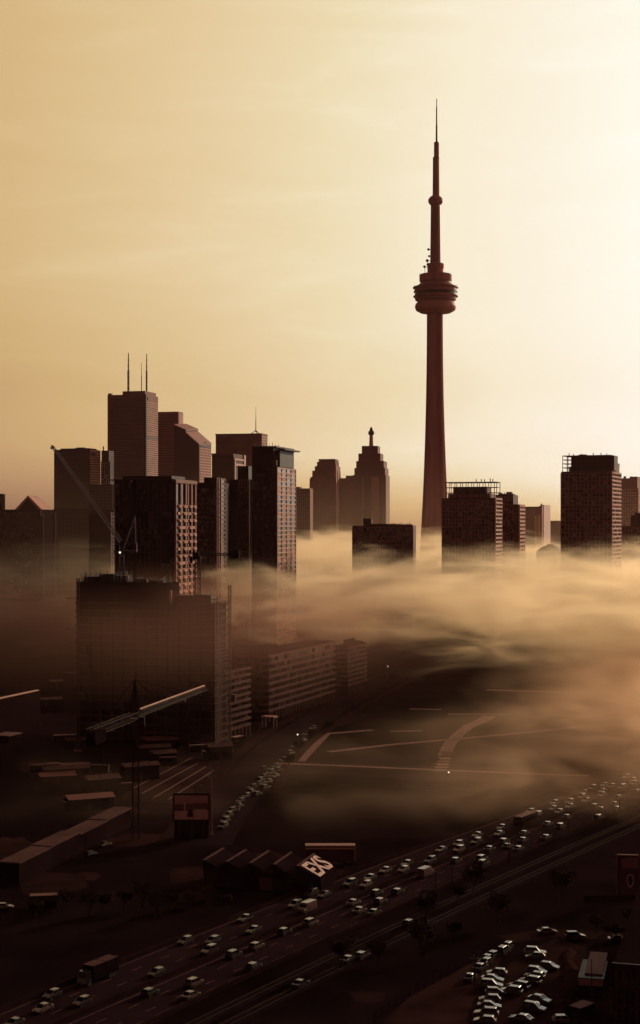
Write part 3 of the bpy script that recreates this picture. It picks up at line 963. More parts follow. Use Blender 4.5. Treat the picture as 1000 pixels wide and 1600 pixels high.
b = Tower('apartment_tower', 'tall windowed condominium with a screened crown, biggest at the right', 877, 955, 969, 1100, yaw=21)
zt = b.z(736)
b.body(zt, M['brown'])
b.part(MB().box(b.x(894), b.x(944), b.y0 + 4, b.y1 - 5, zt, b.z(712)), 'penthouse', M['brown'])
b.part(MB().box(b.x(888), b.x1, b.y0 + 2, b.y1 - 3, zt, b.z(728)).box(b.x(900), b.x1 + .2, b.y0 + 1.5, b.y1 - 3, b.z(728), b.z(722)), 'terrace', M['stone'])
crown(b, 879, 955, 736, 711, 9, 4, 16)
b.part(MB().box(b.x(892), b.x1 + 2, b.y0 + .9, b.y0 + 15.6, b.z(735), b.z(711.6)), 'screen', M['brown'])
vents(b, [(888, 711, 707), (895, 711, 708), (908, 710, 708), (926, 711, 707), (938, 711, 707), (947, 711, 708)])
b.part(MB().box(b.x(903), b.x(915), b.y0 + 3, b.y0 + 7, b.z(711), b.z(709)), 'plant_room', M['stone'])
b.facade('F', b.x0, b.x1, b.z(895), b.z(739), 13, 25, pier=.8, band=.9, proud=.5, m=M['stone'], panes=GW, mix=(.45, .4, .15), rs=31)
b.facade('R', b.y0, b.y1, b.z(895), b.z(738), 4, 25, pier=.8, band=1.3, proud=.9, m=M['pale'], panes=[M['glassm'], M['glassb'], M['white']], mix=(.5, .3, .2), rs=32)  # sunlit side coloured in, the front keeps brown stone

b = Tower('apartment_tower', 'hazy tan tower stepping down at the right edge behind the tall windowed condominium', 958, 997, 1012, 1750, yaw=22)
b.body(b.z(762), M['stone'])
b.part(MB().box(b.x0, b.x(994), b.y0 + 2, b.y1 - 2, b.z(762), b.z(747)).box(b.x(983), b.x(995), b.y0 + 3, b.y1 - 4, b.z(762), b.z(744.5)), 'penthouse', M['stone'])
b.facade('F', b.x0, b.x1, b.z(860), b.z(765), 10, 20, pier=1.0, band=1.1, proud=.4, m=M['pale'], panes=GW, rs=33)
roof_units(b, b.z(747), 5, 3, b.x0, b.x(990))

b = Tower('apartment_tower', 'lower brown block at the right edge, in front of the hazy tan tower', 972, 1012, 1030, 1350, yaw=22)
b.body(b.z(822), M['brown'])
b.part(MB().box(b.x(985), b.x1, b.y0 + 1, b.y1, b.z(822), b.z(805)).box(b.x(991), b.x1, b.y0 + 2, b.y1, b.z(805), b.z(801)), 'penthouse', M['brown'])
b.facade('F', b.x0, b.x1, b.z(880), b.z(824), 8, 10, pier=.9, band=1.0, proud=.4, m=M['stone'], panes=GW, rs=34)
roof_units(b, b.z(822), 6, 3, b.x0, b.x(985))

# ------------------------------------------------------------------ low blocks along the street
def lowrise(name, label, L, C, Rr, Y, yaw, top, nf, glazed=True, curve=0.0, rs=1, cat='building'):
    b = Tower(name, label, L, C, Rr, Y, yaw=yaw, cat=cat)
    x0, x1, y0, y1 = b.x0, b.x1, b.y0, b.y1

    def outline(o):
        if not curve:
            return [(x0 - o, y0 - o), (x1 + o, y0 - o), (x1 + o, y1 + o), (x0 - o, y1 + o)]
        pts = [(x0 - o, y0 - o), (x1 + o, y0 - o)]
        for i in range(9):
            t = i / 8 * math.pi / 2
            pts.append((x1 + o - curve + curve * math.cos(t), y1 + o - curve + curve * math.sin(t)))
        pts.append((x0 - o, y1 + o))
        return pts
    zt = b.z(top)
    k = MB().prism(outline(0), 0, zt)
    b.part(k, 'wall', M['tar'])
    fl, gl = MB(), MB()
    dz = (zt - 4.5) / nf
    for i in range(nf + 1):
        z = 4.5 + i * dz
        fl.prism(outline(.9), z - .55, z + .42)
    b.part(fl, 'floor_slab', M['blockslab'], kind='stuff')
    b.part(MB().prism(outline(-.01), zt, zt + .9), 'parapet', M['tar'])
    b.part(MB().box(x0 + 4, x1 - 4, y0 + 6, y0 + 22, zt + .9, zt + 3.6), 'plant_room', M['tar'])
    rr = random.Random(rs)
    n = int((y1 - y0 - curve) / 3.6)
    for i in range(nf):
        for j in range(n):
            if rr.random() < .8:
                yy_ = y0 + 1 + j * 3.6
                mi = rr.choice((0, 0, 0, 0, 0, 1, 1))
                gl.box(x1 - .05, x1 + .08, yy_, yy_ + 2.7, 4.5 + i * dz + .5, 4.5 + (i + 1) * dz - .62, mi)
        for j in range(int((x1 - x0) / 4)):
            gl.box(x0 + 1 + j * 4, x0 + 3.8 + j * 4, y0 - .08, y0 + .05, 4.5 + i * dz + .5, 4.5 + (i + 1) * dz - .62, rr.choice((0, 0, 1)))
    b.part(gl, 'window', GL, kind='stuff')
    pl = MB()
    for j in range(n + 1):
        yy_ = y0 + j * 3.6
        pl.box(x1 + .25, x1 + .85, yy_ - .3, yy_ + .3, 0, 3.9)
    b.part(pl, 'pier', M['blockslab'], kind='stuff')
    return b


lowrise('apartment_block', 'long banded apartment block with eight pale floor edges, middle of the street row', 372, 419, 521, 665, 20, 1026, 8, rs=41)
lowrise('apartment_block', 'round cornered apartment block with pale floor edges at the far end of the row', 520, 542, 584, 770, 21, 1013, 8, curve=17, rs=42)
b = lowrise('apartment_block', 'unfinished block with slanting floor edges just right of the tall hoist', 318, 347, 388, 598, 21, 1052, 9, rs=43)
k = Tower('pavilion', 'flat canopy on thin columns at the near corner of the banded block', 408, 428, 434, 640, yaw=20)
k.part(MB().box(k.x0, k.x1, k.y0, k.y1, 4.4, 5.0), 'roof', M['roofp'])
for (xx, yy_) in ((k.x0 + .4, k.y0 + .4), (k.x1 - .4, k.y0 + .4), (k.x1 - .4, k.y1 - .4), (k.x0 + .4, k.y1 - .4)):
    k.part(MB().box(xx - .2, xx + .2, yy_ - .2, yy_ + .2, 0, 4.4), 'column', M['concrete'])

# ------------------------------------------------------------------ the block under construction
b = Tower('construction_site_block', 'big half built concrete block bristling with rebar and formwork', 120, 334, 353, 585, yaw=15, cat='building')
zl, zr = b.z(912), b.z(943)
b.part(MB().box(b.x0, b.x(262), b.y0 + .3, b.y1 - 1, 0, zl).box(b.x(262), b.x1 - .6, b.y0 + .3, b.y1 - 1, 0, zr), 'core', M['tar'])
sl = MB()
nf = 19
for i in range(nf):
    z = 2 + i * (zr - 2.4) / (nf - 1)
    sl.box(b.x0 - .4, b.x1 + .9, b.y0 - .9, b.y1, z - .22, z + .22)
b.part(sl, 'floor_slab', M['dark'])
for i in range(13):
    xx = b.x0 + 1 + (b.x1 - b.x0 - 2) * i / 12
    b.part(MB().box(xx - .35, xx + .35, b.y0 - .5, b.y0 + .2, 0, zr), 'column', M['dark'])
for i in range(8):
    yy_ = b.y0 + 1 + (b.y1 - b.y0 - 2) * i / 7
    b.part(MB().box(b.x1 - .4, b.x1 + .35, yy_ - .4, yy_ + .4, 0, zr), 'column', M['brown'])
rb = MB()
for i in range(260):
    xx = b.x0 + rnd.random() ** 1.1 * (b.x(258) - b.x0)
    h = zl + rnd.random() * 3.4 * (1.3 if xx < b.x(200) else .7)
    yy_ = b.y0 + .6 + rnd.random() * 10
    rb.beam((xx, yy_, zl - .2), (xx + rnd.uniform(-.3, .3), yy_, h), .16)
b.part(rb, 'rebar', M['steeld'], kind='stuff')
for (a, c, h, dy) in ((128, 150, 2.2, 2), (150, 172, 3.2, 4), (176, 196, 2.6, 3), (202, 222, 1.4, 5), (232, 252, 1.0, 3)):
    b.part(MB().box(b.x(a), b.x(c), b.y0 + dy, b.y0 + dy + 3, zl, zl + h), 'formwork', M['dark'])
for (a, c, p0) in ((273, 302, 931), (302.5, 328, 930)):
    b.part(MB().box(b.x(a), b.x(c), b.y0 + 1, b.y0 + 8, zr, b.z(p0)), 'formwork', M['black'])
b.part(MB().box(b.x(266), b.x(268.5), b.y0 + .4, b.y0 + 1, zr, b.z(923)), 'post', M['pale'])
sc_ = MB()
for i in range(9):
    xx = b.x(309) + i * 1.2
    hh = zr + 2.2 + (i % 3) * .8
    sc_.beam((xx, b.y0 - 1.4, zr - 12), (xx, b.y0 - 1.4, hh), .14)
for z in (zr - 11, zr - 8, zr - 5, zr - 2, zr + 1.4):
    sc_.beam((b.x(309), b.y0 - 1.4, z), (b.x1 + 3, b.y0 - 1.4, z + .3), .14)
    sc_.box(b.x(312), b.x1 + 1.5, b.y0 - 1.9, b.y0 - .95, z + .1, z + .22)
b.part(sc_, 'scaffold', M['dark'])
sg = MB()
for i in range(10):
    yy_ = b.y0 + (b.y1 - b.y0) * i / 9
    sg.beam((b.x1 + 1.6, yy_, 0), (b.x1 + 1.6, yy_, zr + 1), .14)
for i in range(20):
    z = 3 + i * (zr - 3) / 19
    sg.beam((b.x1 + 1.6, b.y0, z), (b.x1 + 1.6, b.y1, z), .16)
b.part(sg, 'side_scaffold', M['brown'])

for (px, p0, lab) in ((359, 914, 'tall lattice hoist mast standing at the right corner of the half built block'),
                      (122, 903, 'dim lattice hoist mast at the left corner of the half built block')):
    Yh = 577.0
    r_ = empty('hoist_mast', lab, 'hoist', (X(px, Yh), Yh, 0))
    zt = Z(p0, Yh)
    MB().lattice((0, 0, .4), (0, 0, zt), .95, 1.5, .2, .12).build('mast', M['steel'] if px > 300 else M['dark'], r_)
    MB().box(-1.4, 1.4, -1.4, 1.4, 0, .4).build('base', M['concrete'], r_)
    MB().box(.7, 2.1, -.8, .8, zt * .3, zt * .3 + 2.6).build('cage', M['steeld'], r_)
    for q in (.45, .7, .88):
        MB().beam((-.5, 0, zt * q), (-5.2, 3.5, zt * q), .18).beam((-.5, .4, zt * q + .5), (-5.2, 3.5, zt * q), .14).build('tie', M['steel'], r_)

# ------------------------------------------------------------------ cranes
# luffing crane: raised jib against the skyline
Yc_ = 603.0
cr_ = empty('luffing_crane', 'luffing tower crane, its long jib raised across the skyline to the upper left', 'crane', (X(190, Yc_), Yc_, 0))
bx_ = X(190, Yc_)


def cp(px, py, dy=0.0):
    return Vector((X(px, Yc_) - bx_, dy, Z(py, Yc_)))


MB().lattice((0, 0, 0), (0, 0, Z(862, Yc_)), 1.7, 2.2, .26, .14).build('mast', M['dark'], cr_)
jb = MB().lattice(cp(188, 846), cp(83, 699.5), 1.35, 1.6, .26, .15, .9, tri=True).build('jib', M['steel'], cr_)
MB().lattice(cp(83.5, 699.5), cp(79.5, 698.2), 1.2, .8, .3, .2).build('jib_head', M['steeld'], jb)
MB().beam(cp(81, 699), cp(81, 702), .35).build('hook_block', M['steeld'], jb)
k = MB().beam(cp(193, 857, -.8), cp(211, 807, -.5), .42).beam(cp(193, 857, .8), cp(211, 807, .5), .42)
k.beam(cp(211, 807, -.5), cp(212, 856, -.8), .22).beam(cp(211, 807, .5), cp(212, 856, .8), .22)
for q in (.25, .5, .75):
    k.beam(cp(193 + 18 * q, 857 - 50 * q, -.75), cp(193 + 18 * q, 857 - 50 * q, .75), .2)
k.build('apex_frame', M['steel'], cr_)
MB().beam(cp(211, 807), cp(115, 744), .12).beam(cp(211, 807), cp(150, 792), .09).build('pendant', M['steeld'], cr_)
MB().box(cp(178, 0).x, cp(214, 0).x, -1.2, 1.2, Z(863, Yc_), Z(859.5, Yc_)).build('machinery_deck', M['steeld'], cr_)
MB().box(cp(206, 0).x, cp(214, 0).x, -1.1, 1.1, Z(859.4, Yc_), Z(849, Yc_)).build('counterweight', M['dark'], cr_)
MB().box(cp(183, 0).x, cp(188, 0).x, -2.6, -1.25, Z(862, Yc_), Z(853, Yc_)).build('cab', M['black'], cr_)
em = bpy.data.materials.new('lit lamp')
em.use_nodes = True
em.node_tree.nodes['Principled BSDF'].inputs['Emission Color'].default_value = (1, .86, .66, 1)
em.node_tree.nodes['Principled BSDF'].inputs['Emission Strength'].default_value = 2.2
MB().lathe([(.05, -.4), (.35, -.3), (.45, 0), (.35, .3), (.05, .4)], 10).build('lamp', em, cr_, smooth=True).location = cp(188.3, 863.2, -1.9)

# flat topped crane seen end on over the formwork boxes
Yd = 596.0
cr_ = empty('flat_top_crane', 'flat topped tower crane on a lattice mast, dark counterweight block at right', 'crane', (X(309, Yd), Yd, 0))
bx_, Yc_ = X(309, Yd), Yd
MB().lattice((0, 0, 0), (0, 0, Z(872, Yd)), 2.0, 2.0, .34, .2).build('mast', M['dark'], cr_)
MB().box(cp(298, 0).x, cp(314, 0).x, -1.2, 1.2, Z(873, Yd), Z(869, Yd)).box(cp(301, 0).x, cp(311, 0).x, -1, 1, Z(868.9, Yd), Z(863, Yd)).build('slewing_head', M['black'], cr_)
MB().lattice(cp(304, 864.5), cp(176, 862.8, 4), .8, 1.5, .16, .08, tri=True).build('jib', M['dark'], cr_)
MB().lattice(cp(308, 865.5), cp(374, 867, -2), .9, 1.4, .24, .14).build('counter_jib', M['black'], cr_)
MB().box(cp(358.5, 0).x, cp(374, 0).x, -2.6, -.4, Z(871.5, Yd), Z(859.5, Yd)).build('counterweight', M['black'], cr_)
MB().box(cp(298, 0).x, cp(301.5, 0).x, -2.8, -1.3, Z(880, Yd), Z(869.2, Yd)).build('cab', M['black'], cr_)

# hammerhead crane in front, sunlight along its jib painted as a white chord
Yn = 415.0
pv = Vector((X(212, Yn), Yn, 0))
cr_ = empty('hammerhead_crane', 'nearest hammerhead crane with one jib chord painted sunlit, low in front of the block', 'crane', pv)


def hp(px, py, z):
    q = G(px, py, z)
    return q - pv


zj = 33.5
tip, tail = hp(341, 1071, zj), hp(140, 1149, zj)
ax = (tip - tail)
ax.z = 0
ax.normalize()
tip = Vector((0, 0, zj)) + ax * 70
tail = Vector((0, 0, zj)) - ax * 36
MB().lattice((0, 0, 0), (0, 0, zj - 2), 1.6, 2.2, .17, .08).build('mast', M['tar'], cr_)
jb = MB().lattice(Vector((0, 0, zj)) + ax * 2, tip, 1.4, 1.9, .15, .08, 1.1, tri=True).build('jib', M['dark'], cr_)
nrm = Vector((-ax.y, ax.x, 0))
MB().beam(Vector((0, 0, zj + 1.35)) + ax * 3, Vector((0, 0, zj + 1.15)) + ax * 68, .34).build('sunlit_chord', M['white'], jb)  # white beam painting in the sunlit top edge of the jib
MB().box(-.9, .9, -1.1, 1.1, -1.4, -.5).build('trolley', M['steeld'], jb).location = Vector((0, 0, zj)) + ax * 44
k = MB().lattice(Vector((0, 0, zj)) - ax * 1.5, tail, 1.9, 2.4, .17, .08).build('counter_jib', M['dark'], cr_)
k = MB()
for q in (29, 31.4, 33.8):
    c_ = Vector((0, 0, zj - 1.6)) - ax * q
    k.beam(c_ - nrm * 1.3, c_ + nrm * 1.3, 2.9)
k.build('counterweight', M['tar'], cr_)
MB().box(-1.5, 1.5, -1.5, 1.5, zj - 2, zj - .8).build('slewing_ring', M['black'], cr_)
MB().box(1.0, 2.6, -2.4, -.9, zj - 2.6, zj - .2).build('cab', M['black'], cr_)
ap = Vector((0, 0, Z(1061, Yn))) - ax * 1.0
k = MB()
for s in (-1, 1):
    k.beam(Vector((0, 0, zj)) + ax * 1.6 + nrm * .9 * s, ap, .3).beam(Vector((0, 0, zj)) - ax * 2.0 + nrm * .9 * s, ap, .3)
for q in (.2, .4, .6, .8):
    c_ = Vector((0, 0, zj)).lerp(ap, q)
    k.beam(c_ + nrm * .9 * (1 - q) + ax * 1.6 * (1 - q), c_ - nrm * .9 * (1 - q) - ax * 2 * (1 - q), .16)
    k.beam(c_ - nrm * .9 * (1 - q) + ax * 1.6 * (1 - q), c_ + nrm * .9 * (1 - q) - ax * 2 * (1 - q), .16)
k.build('apex_frame', M['tar'], cr_)
MB().beam(ap, Vector((0, 0, zj + 1.2)) + ax * 46, .13).beam(ap, Vector((0, 0, zj + 1.2)) + ax * 22, .1).beam(ap, Vector((0, 0, zj + .8)) - ax * 30, .11).build('pendant', M['tar'], cr_)

# crawler crane with a leaning boom in front of the half built block
Ym = 520.0
cr_ = empty('crawler_crane', 'dim crawler crane with a steep lattice boom before the dark left front of the block', 'crane', (X(158, Ym), Ym, 0))
bx_, Yc_ = X(158, Ym), Ym
for s in (-1, 1):
    MB().box(-3.2, 3.2, s * 2.3 - .5, s * 2.3 + .5, 0, 1.2).build('track', M['rubber'], cr_)
MB().box(-3.4, 2.6, -1.7, 1.7, 1.3, 3.8).build('house', M['dark'], cr_)
MB().lattice(Vector((1.5, 0, 2.4)), cp(137, 1008), 1.3, 2.0, .18, .1, .8).build('boom', M['tar'], cr_)
MB().beam(Vector((2.4, 0, 3.8)), cp(150, 1040), .1).build('pendant', M['tar'], cr_)

# ------------------------------------------------------------------ low buildings at left
def long_box(name, label, cat, A, B, w, h, roofm, wallm, split=None, over=.3, eave=True):
    A, B = Vector(A), Vector(B)
    d = (B - A)
    L = d.length
    ang = math.atan2(d.y, d.x)
    r_ = empty(name, label, cat, (A.x, A.y, 0), ang)
    n = split or 1
    for i in range(n):
        hh = h * (1 + .12 * ((n - 1 - i) / max(1, n - 1)) + (.08 if i % 2 else 0))
        x0, x1 = L * i / n + (.1 if i else 0), L * (i + 1) / n
        MB().box(x0, x1, 0, w, 0, hh).build('wall', wallm, r_)
        MB().prism([(x0 - over, -over), (x1 - .02, -over), (x1 - .02, w + over), (x0 - over, w + over)], hh + .003, hh + .35).build('roof', roofm, r_)
        for q in range(3 if cat == 'cabin' else 0):
            xx = x0 + (x1 - x0) * (q + .5) / 3
            MB().box(xx - .8, xx + .8, -.08, .05, hh * .45, hh * .75).build('window', M['glass'], r_)
    return r_


long_box('warehouse', 'long low stepped warehouse slanting up from the lower left edge', 'building', G(30, 1384), G(205, 1291), 5.0, 4.6, M['blockslab'], M['tar'], 4)
long_box('office_building', 'low block whose pale roof edge glints at the left frame edge', 'building', G(-32, 1165), G(63, 1136), 14, 14.5, M['tar'], M['tar'], 1)
long_box('sunlit_roof_edge', 'pale pipe painting in the sunlit roof edge at the left frame edge', 'trim', G(-8, 1153), G(60, 1135), 1.0, 15.1, M['white'], M['tar'], 1)  # white strip added to paint in the glint along the roof edge
long_box('site_hut', 'small hut with a pale roof below the glinting roof at the left edge', 'hut', G(14, 1162), G(34, 1157), 7, 2.8, M['concrete'], M['tar'], 1)
long_box('site_cabins', 'row of low site cabins with pale front boards, left of the crane mast', 'cabin', G(47, 1216), G(141, 1213), 4, 3.6, M['blockslab'], M['tar'], 4)
long_box('shed', 'flat dark shed with a lit roof edge between cabins and crane mast', 'shed', G(232, 1172), G(280, 1169), 9, 3.4, M['stone'], M['tar'], 1)

# ------------------------------------------------------------------ billboard, tall lamp, sawtooth hall, trailer
Yb = 416.0
bb = empty('billboard', 'framed billboard with a brown landscape picture, beside the street of parked cars', 'billboard', (X(299, Yb), Yb, 0))
hw = (X(326, Yb) - X(272, Yb)) / 2
z0, z1 = Z(1281, Yb), Z(1242, Yb)
MB().box(-hw, hw, 0, .5, z0, z1).build('panel', M['stone'], bb)
k = MB().box(-hw - .2, hw + .2, -.12, .55, z1 + .003, z1 + .35).box(-hw - .2, hw + .2, -.12, .55, z0 - .35, z0 - .003).box(hw + .003, hw + .35, -.12, .55, z0, z1).box(-hw - .35, -hw - .003, -.12, .55, z0, z1)
k.build('frame', M['tar'], bb)
hh = z1 - z0
pc = MB()
pc.add([(-hw + .1, -.03, z0 + hh * q) if i == 0 else (hw - .1, -.03, z0 + hh * q) for q in (.36, .62) for i in (0, 1)], [(0, 1, 3, 2)], 0)
pc.add([(-hw + .1, -.02, z0 + .1), (hw - .1, -.02, z0 + .1), (hw - .1, -.02, z0 + hh * .36), (-hw + .1, -.02, z0 + hh * .36)], [(0, 1, 2, 3)], 1)
pc.add([(-hw + .1, -.02, z0 + hh * .62), (hw - .1, -.02, z0 + hh * .7), (hw - .1, -.02, z1 - .1), (-hw + .1, -.02, z1 - .1)], [(0, 1, 2, 3)], 2)
arch = [(-.95, 0), (.75, 0), (.7, .8), (.35, 1.75), (-.1, 2.05), (-.55, 1.75), (-.9, .8)]
pc.add([(x - .2, -.06, z0 + hh * .12 + z) for x, z in arch], [tuple(range(7))], 3)
pc.add([(hw * .15, -.05, z0 + hh * .30), (hw - .5, -.05, z0 + hh * .30), (hw - .5, -.05, z0 + hh * .42), (hw * .15, -.05, z0 + hh * .42)], [(0, 1, 2, 3)], 1)
pc.add([(-hw * .42, -.05, z0 + hh * .2), (-hw * .34, -.05, z0 + hh * .2), (-hw * .34, -.05, z0 + hh * .7), (-hw * .42, -.05, z0 + hh * .7)], [(0, 1, 2, 3)], 1)
pc.build('picture', [M['concrete'], M['white'], M['pale'], M['dark']], bb)
for s in (-.7, 0, .7):
    MB().box(hw * s - .2, hw * s + .2, .1, .45, 0, z0 - .36).build('post', M['dark'], bb)
MB().box(-hw, hw, .52, .9, 0, z0 - .5).build('hoarding', M['tar'], bb)

lp = empty('light_mast', 'tall pale pole standing right of the billboard', 'pole', (X(330, 420), 420, 0))
MB().beam((0, 0, .5), (0, 0, Z(1214, 420)), .45, .26, n=8).build('shaft', M['stone'], lp)
MB().box(-.5, .5, -.5, .5, 0, .5).build('base', M['concrete'], lp)
for s in (-1, 1):
    MB().box(s * .9 - .35, s * .9 + .35, -.25, .25, Z(1214, 420), Z(1214, 420) + .3).build('lamp_head', M['steeld'], lp)

# sawtooth hall
A = G(318, 1384)
yaw = R(16)
hl = empty('sawtooth_hall', 'dark factory hall with a sawtooth roof of six ridges, a lettered slope at its end', 'building', (A.x, A.y, 0), -yaw)
per, dep, wall_h, tooth = 5.75, 13.5, 3.4, 2.7
nt_ = 5
MB().box(0, per * nt_, 0, dep, 0, wall_h).build('wall', M['tar'], hl)
for i in range(nt_):
    x0 = per * i
    k = MB()
    q = [(x0, wall_h + .003), (x0 + per - .05, wall_h + .003), (x0 + .35, wall_h + tooth), (x0, wall_h + tooth)]
    vs = [(x, -.3, z) for x, z in q] + [(x, dep, z) for x, z in q]
    k.add(vs, [(0, 1, 2, 3), (7, 6, 5, 4), (0, 4, 5, 1), (1, 5, 6, 2), (2, 6, 7, 3), (3, 7, 4, 0)])
    rf = k.build('roof', M['tar'], hl)
    MB().box(x0 - .12, x0 + .5, -.4, dep + .1, wall_h + tooth + .003, wall_h + tooth + .14).build('ridge_cap', M['blockslab'], rf)
    MB().box(x0 - .06, x0 - .003, .5, dep - .5, wall_h + .5, wall_h + tooth - .3).build('skylight', M['glassm'], rf)
for i in range(6):
    MB().box(per * nt_ / 6 * i + 1, per * nt_ / 6 * i + 3.6, -.08, .04, .9, 2.6).build('window', M['glass'], hl)
MB().box(per * 2.4, per * 2.4 + 3.2, -.1, .05, 0, 2.8).build('door', M['brown'], hl)
# lettering on the last slope
cu = bpy.data.curves.new('lettering', 'FONT')
cu.body = 'EXS'
cu.size = 5.0
cu.space_character = 1.0
cu.extrude = .04
cu.offset = .11
to = bpy.data.objects.new('tmp_text', cu)
COL.objects.link(to)
bpy.context.view_layer.update()
me = bpy.data.meshes.new_from_object(to.evaluated_get(bpy.context.evaluated_depsgraph_get()))
bpy.data.objects.remove(to)
me.materials.clear()
me.materials.append(M['sign'])
lt = bpy.data.objects.new('lettering', me)
COL.objects.link(lt)
lt.parent = hl
xs_ = [v.co.x for v in me.vertices]
ys_ = [v.co.y for v in me.vertices]
sx_ = (dep - 1.6) / (max(xs_) - min(xs_))
sl_len = math.hypot(per - .4, tooth)
sy_ = (sl_len - .7) / (max(ys_) - min(ys_))
ex = Vector((0, 1, 0))                                             # the words run along the ridge
up = Vector((-(per - .4), 0, tooth)).normalized()                  # and stand up the slope
nr = ex.cross(up)
org = Vector((per * nt_ - .1, .8, wall_h + .1)) + up * .3 + nr * .08
mm = Matrix.Identity(4)
for i, v in enumerate((ex * sx_, up * sy_, nr)):
    for j in range(3):
        mm[j][i] = v[j]
for j in range(3):
    mm[j][3] = org[j]
me.transform(Matrix.Translation((-min(xs_), -min(ys_), 0)))
me.transform(mm)
tag(MB().add([G(*p, .06) for p in ((505, 1378), (530, 1372), (545, 1354), (530, 1352))], [(0, 1, 2, 3)]).build('apron', M['lot']), kind='structure')

Yt_ = 383.0
tr = empty('trailer', 'long box trailer with two pale stripes along its top, behind the lettered slope', 'trailer', (X(516, Yt_), Yt_, 0))
hw = (X(555, Yt_) - X(478, Yt_)) / 2
zt = Z(1321, Yt_)
MB().box(-hw, hw, 0, 2.6, 1.1, zt - .3).build('box', M['brown'], tr)
MB().box(-hw - .1, hw + .1, -.1, 2.7, zt - .297, zt).build('roof', M['roofp'], tr)
MB().box(-hw, hw, -.07, -.003, zt - .95, zt - .55).build('stripe', M['pale'], tr)
MB().box(hw * .97, hw + .06, -.06, 2.5, 1.1, zt - .31).build('rear_frame', M['pale'], tr)
for s in (-.8, -.6, .6, .8):
    w_ = MB().lathe([(.5, -.15), (.5, .15)], 14).build('wheel', M['rubber'], tr)
    w_.rotation_euler = (R(90), 0, 0)
    w_.location = (hw * s, .3, .5)

# post and rail fences, rows of small things along the lots
def fence(label, pts, h=1.8):
    pts = [Vector((p.x, p.y, 0)) for p in pts]
    r_ = empty('chain_fence', label, 'fence', pts[0])
    k, w = MB(), MB()
    for a_, c_ in zip(pts, pts[1:]):
        n_ = max(2, int((c_ - a_).length / 3))
        for i in range(n_ + 1):
            q = a_.lerp(c_, i / n_) - pts[0]
            k.beam(q, q + Vector((0, 0, h)), .12)
        for z in (h, h * .5, .15):
            w.beam(a_ - pts[0] + Vector((0, 0, z)), c_ - pts[0] + Vector((0, 0, z)), .07)
    k.build('post', M['tar'], r_, kind='stuff')
    w.build('rail', M['tar'], r_)


fence('wire fence along the edge of the dirt lot at the bottom', [G(585, 1598), G(640, 1558), G(776, 1483)])
fence('wire fence along the cross street side of the empty field', [G(440, 1226), G(600, 1232), G(760, 1238)])
fence('wire fence round the striped yard beside the billboard', [G(205, 1252), G(262, 1256), G(262, 1256) + Vector((.5, 0, 0))])

for i, (px, py) in enumerate(((338, 1272), (362, 1232), (391, 1196), (430, 1152), (470, 1122), (520, 1096))):
    g = G(px, py)
    r_ = empty('street_light', 'unlit street light on the left kerb of the foggy street', 'lamp', (g.x - 6.5, g.y + 2, 0), 0, 'unlit street lights')
    MB().beam((0, 0, 0), (0, 0, 8), .22, .14, n=8).build('post', M['steeld'], r_)
    MB().beam((0, 0, 7.9), (1.8, 0, 8.2), .12).build('arm', M['steeld'], r_)
    MB().box(1.5, 2.3, -.16, .16, 8.06, 8.22).build('lamp_head', M['steel'], r_)
for i, (px, py, rz, ln, w_, m_, lab) in enumerate(((298, 1176, 18, 12, 2.5, 'concrete', 'pale steel container nearest the foot of the half built block'), (318, 1186, 24, 6, 2.5, 'stone', 'short brown container between the yard stripes and the street'),
                                               (368, 1163, 60, 6, 2.4, 'roofp', 'short container with a bright roof right of the hoist mast'), (250, 1196, 12, 6, 2.4, 'brown', 'brown container on the left half of the striped yard'),
                                               (84, 1160, 14, 12, 2.5, 'stone', 'long container in the dark beyond the row of site cabins'), (150, 1240, 20, 12, 2.5, 'brown', 'long dark container left of the striped yard'),
                                               (100, 1268, 30, 6, 2.5, 'stone', 'short container in the dark above the stepped warehouse'))):
    g = G(px, py)
    r_ = empty('container', lab, 'container', g, R(rz))
    k = MB().box(0, ln, 0, w_, .15, 2.6)
    for q in range(int(ln / .6)):
        k.box(.15 + q * .6, .4 + q * .6, -.05, -.003, .3, 2.45)
    k.build('body', M['tar'], r_)
    MB().box(-.04, ln + .04, -.06, w_ + .04, 2.603, 2.7).build('roof', M[m_], r_)
    MB().box(-.06, -.003, .1, w_ - .1, .3, 2.45).build('door', M['dark'], r_)

rs_ = random.Random(91)
for i in range(26):
    px, py = rs_.uniform(-10, 330), rs_.uniform(1062, 1345)
    if 20 < px < 215 and 1270 < py < 1400 or 262 < px < 335 and py > 1200 or 110 < px < 345 and py < 1185 or (px - 60) / 145 * -93 + 1384 - py < 20 and py > 1290:
        continue
    g = G(px, py)
    r_ = empty('low_shed', 'small dark shed with a dim roof edge among the yards at left', 'shed', g, R(rs_.uniform(5, 30)), 'sheds among the left yards')
    ln, w_, h_ = rs_.uniform(6, 15), rs_.uniform(4, 8), rs_.uniform(2.6, 5)
    MB().box(0, ln, 0, w_, 0, h_).build('wall', M['tar'], r_)
    MB().add([(-.3, -.3, h_ + .003), (ln + .3, -.3, h_ + .003), (ln + .3, w_ + .3, h_ + .003), (-.3, w_ + .3, h_ + .003), (-.3, w_ / 2, h_ + 1), (ln + .3, w_ / 2, h_ + 1)],
             [(0, 1, 5, 4), (2, 3, 4, 5), (0, 4, 3), (1, 2, 5), (0, 3, 2, 1)]).build('roof', M['blockslab'] if i % 3 else M['stone'], r_)
    MB().box(ln * .4, ln * .4 + 1.4, -.06, .04, 0, 2.2).build('door', M['dark'], r_)

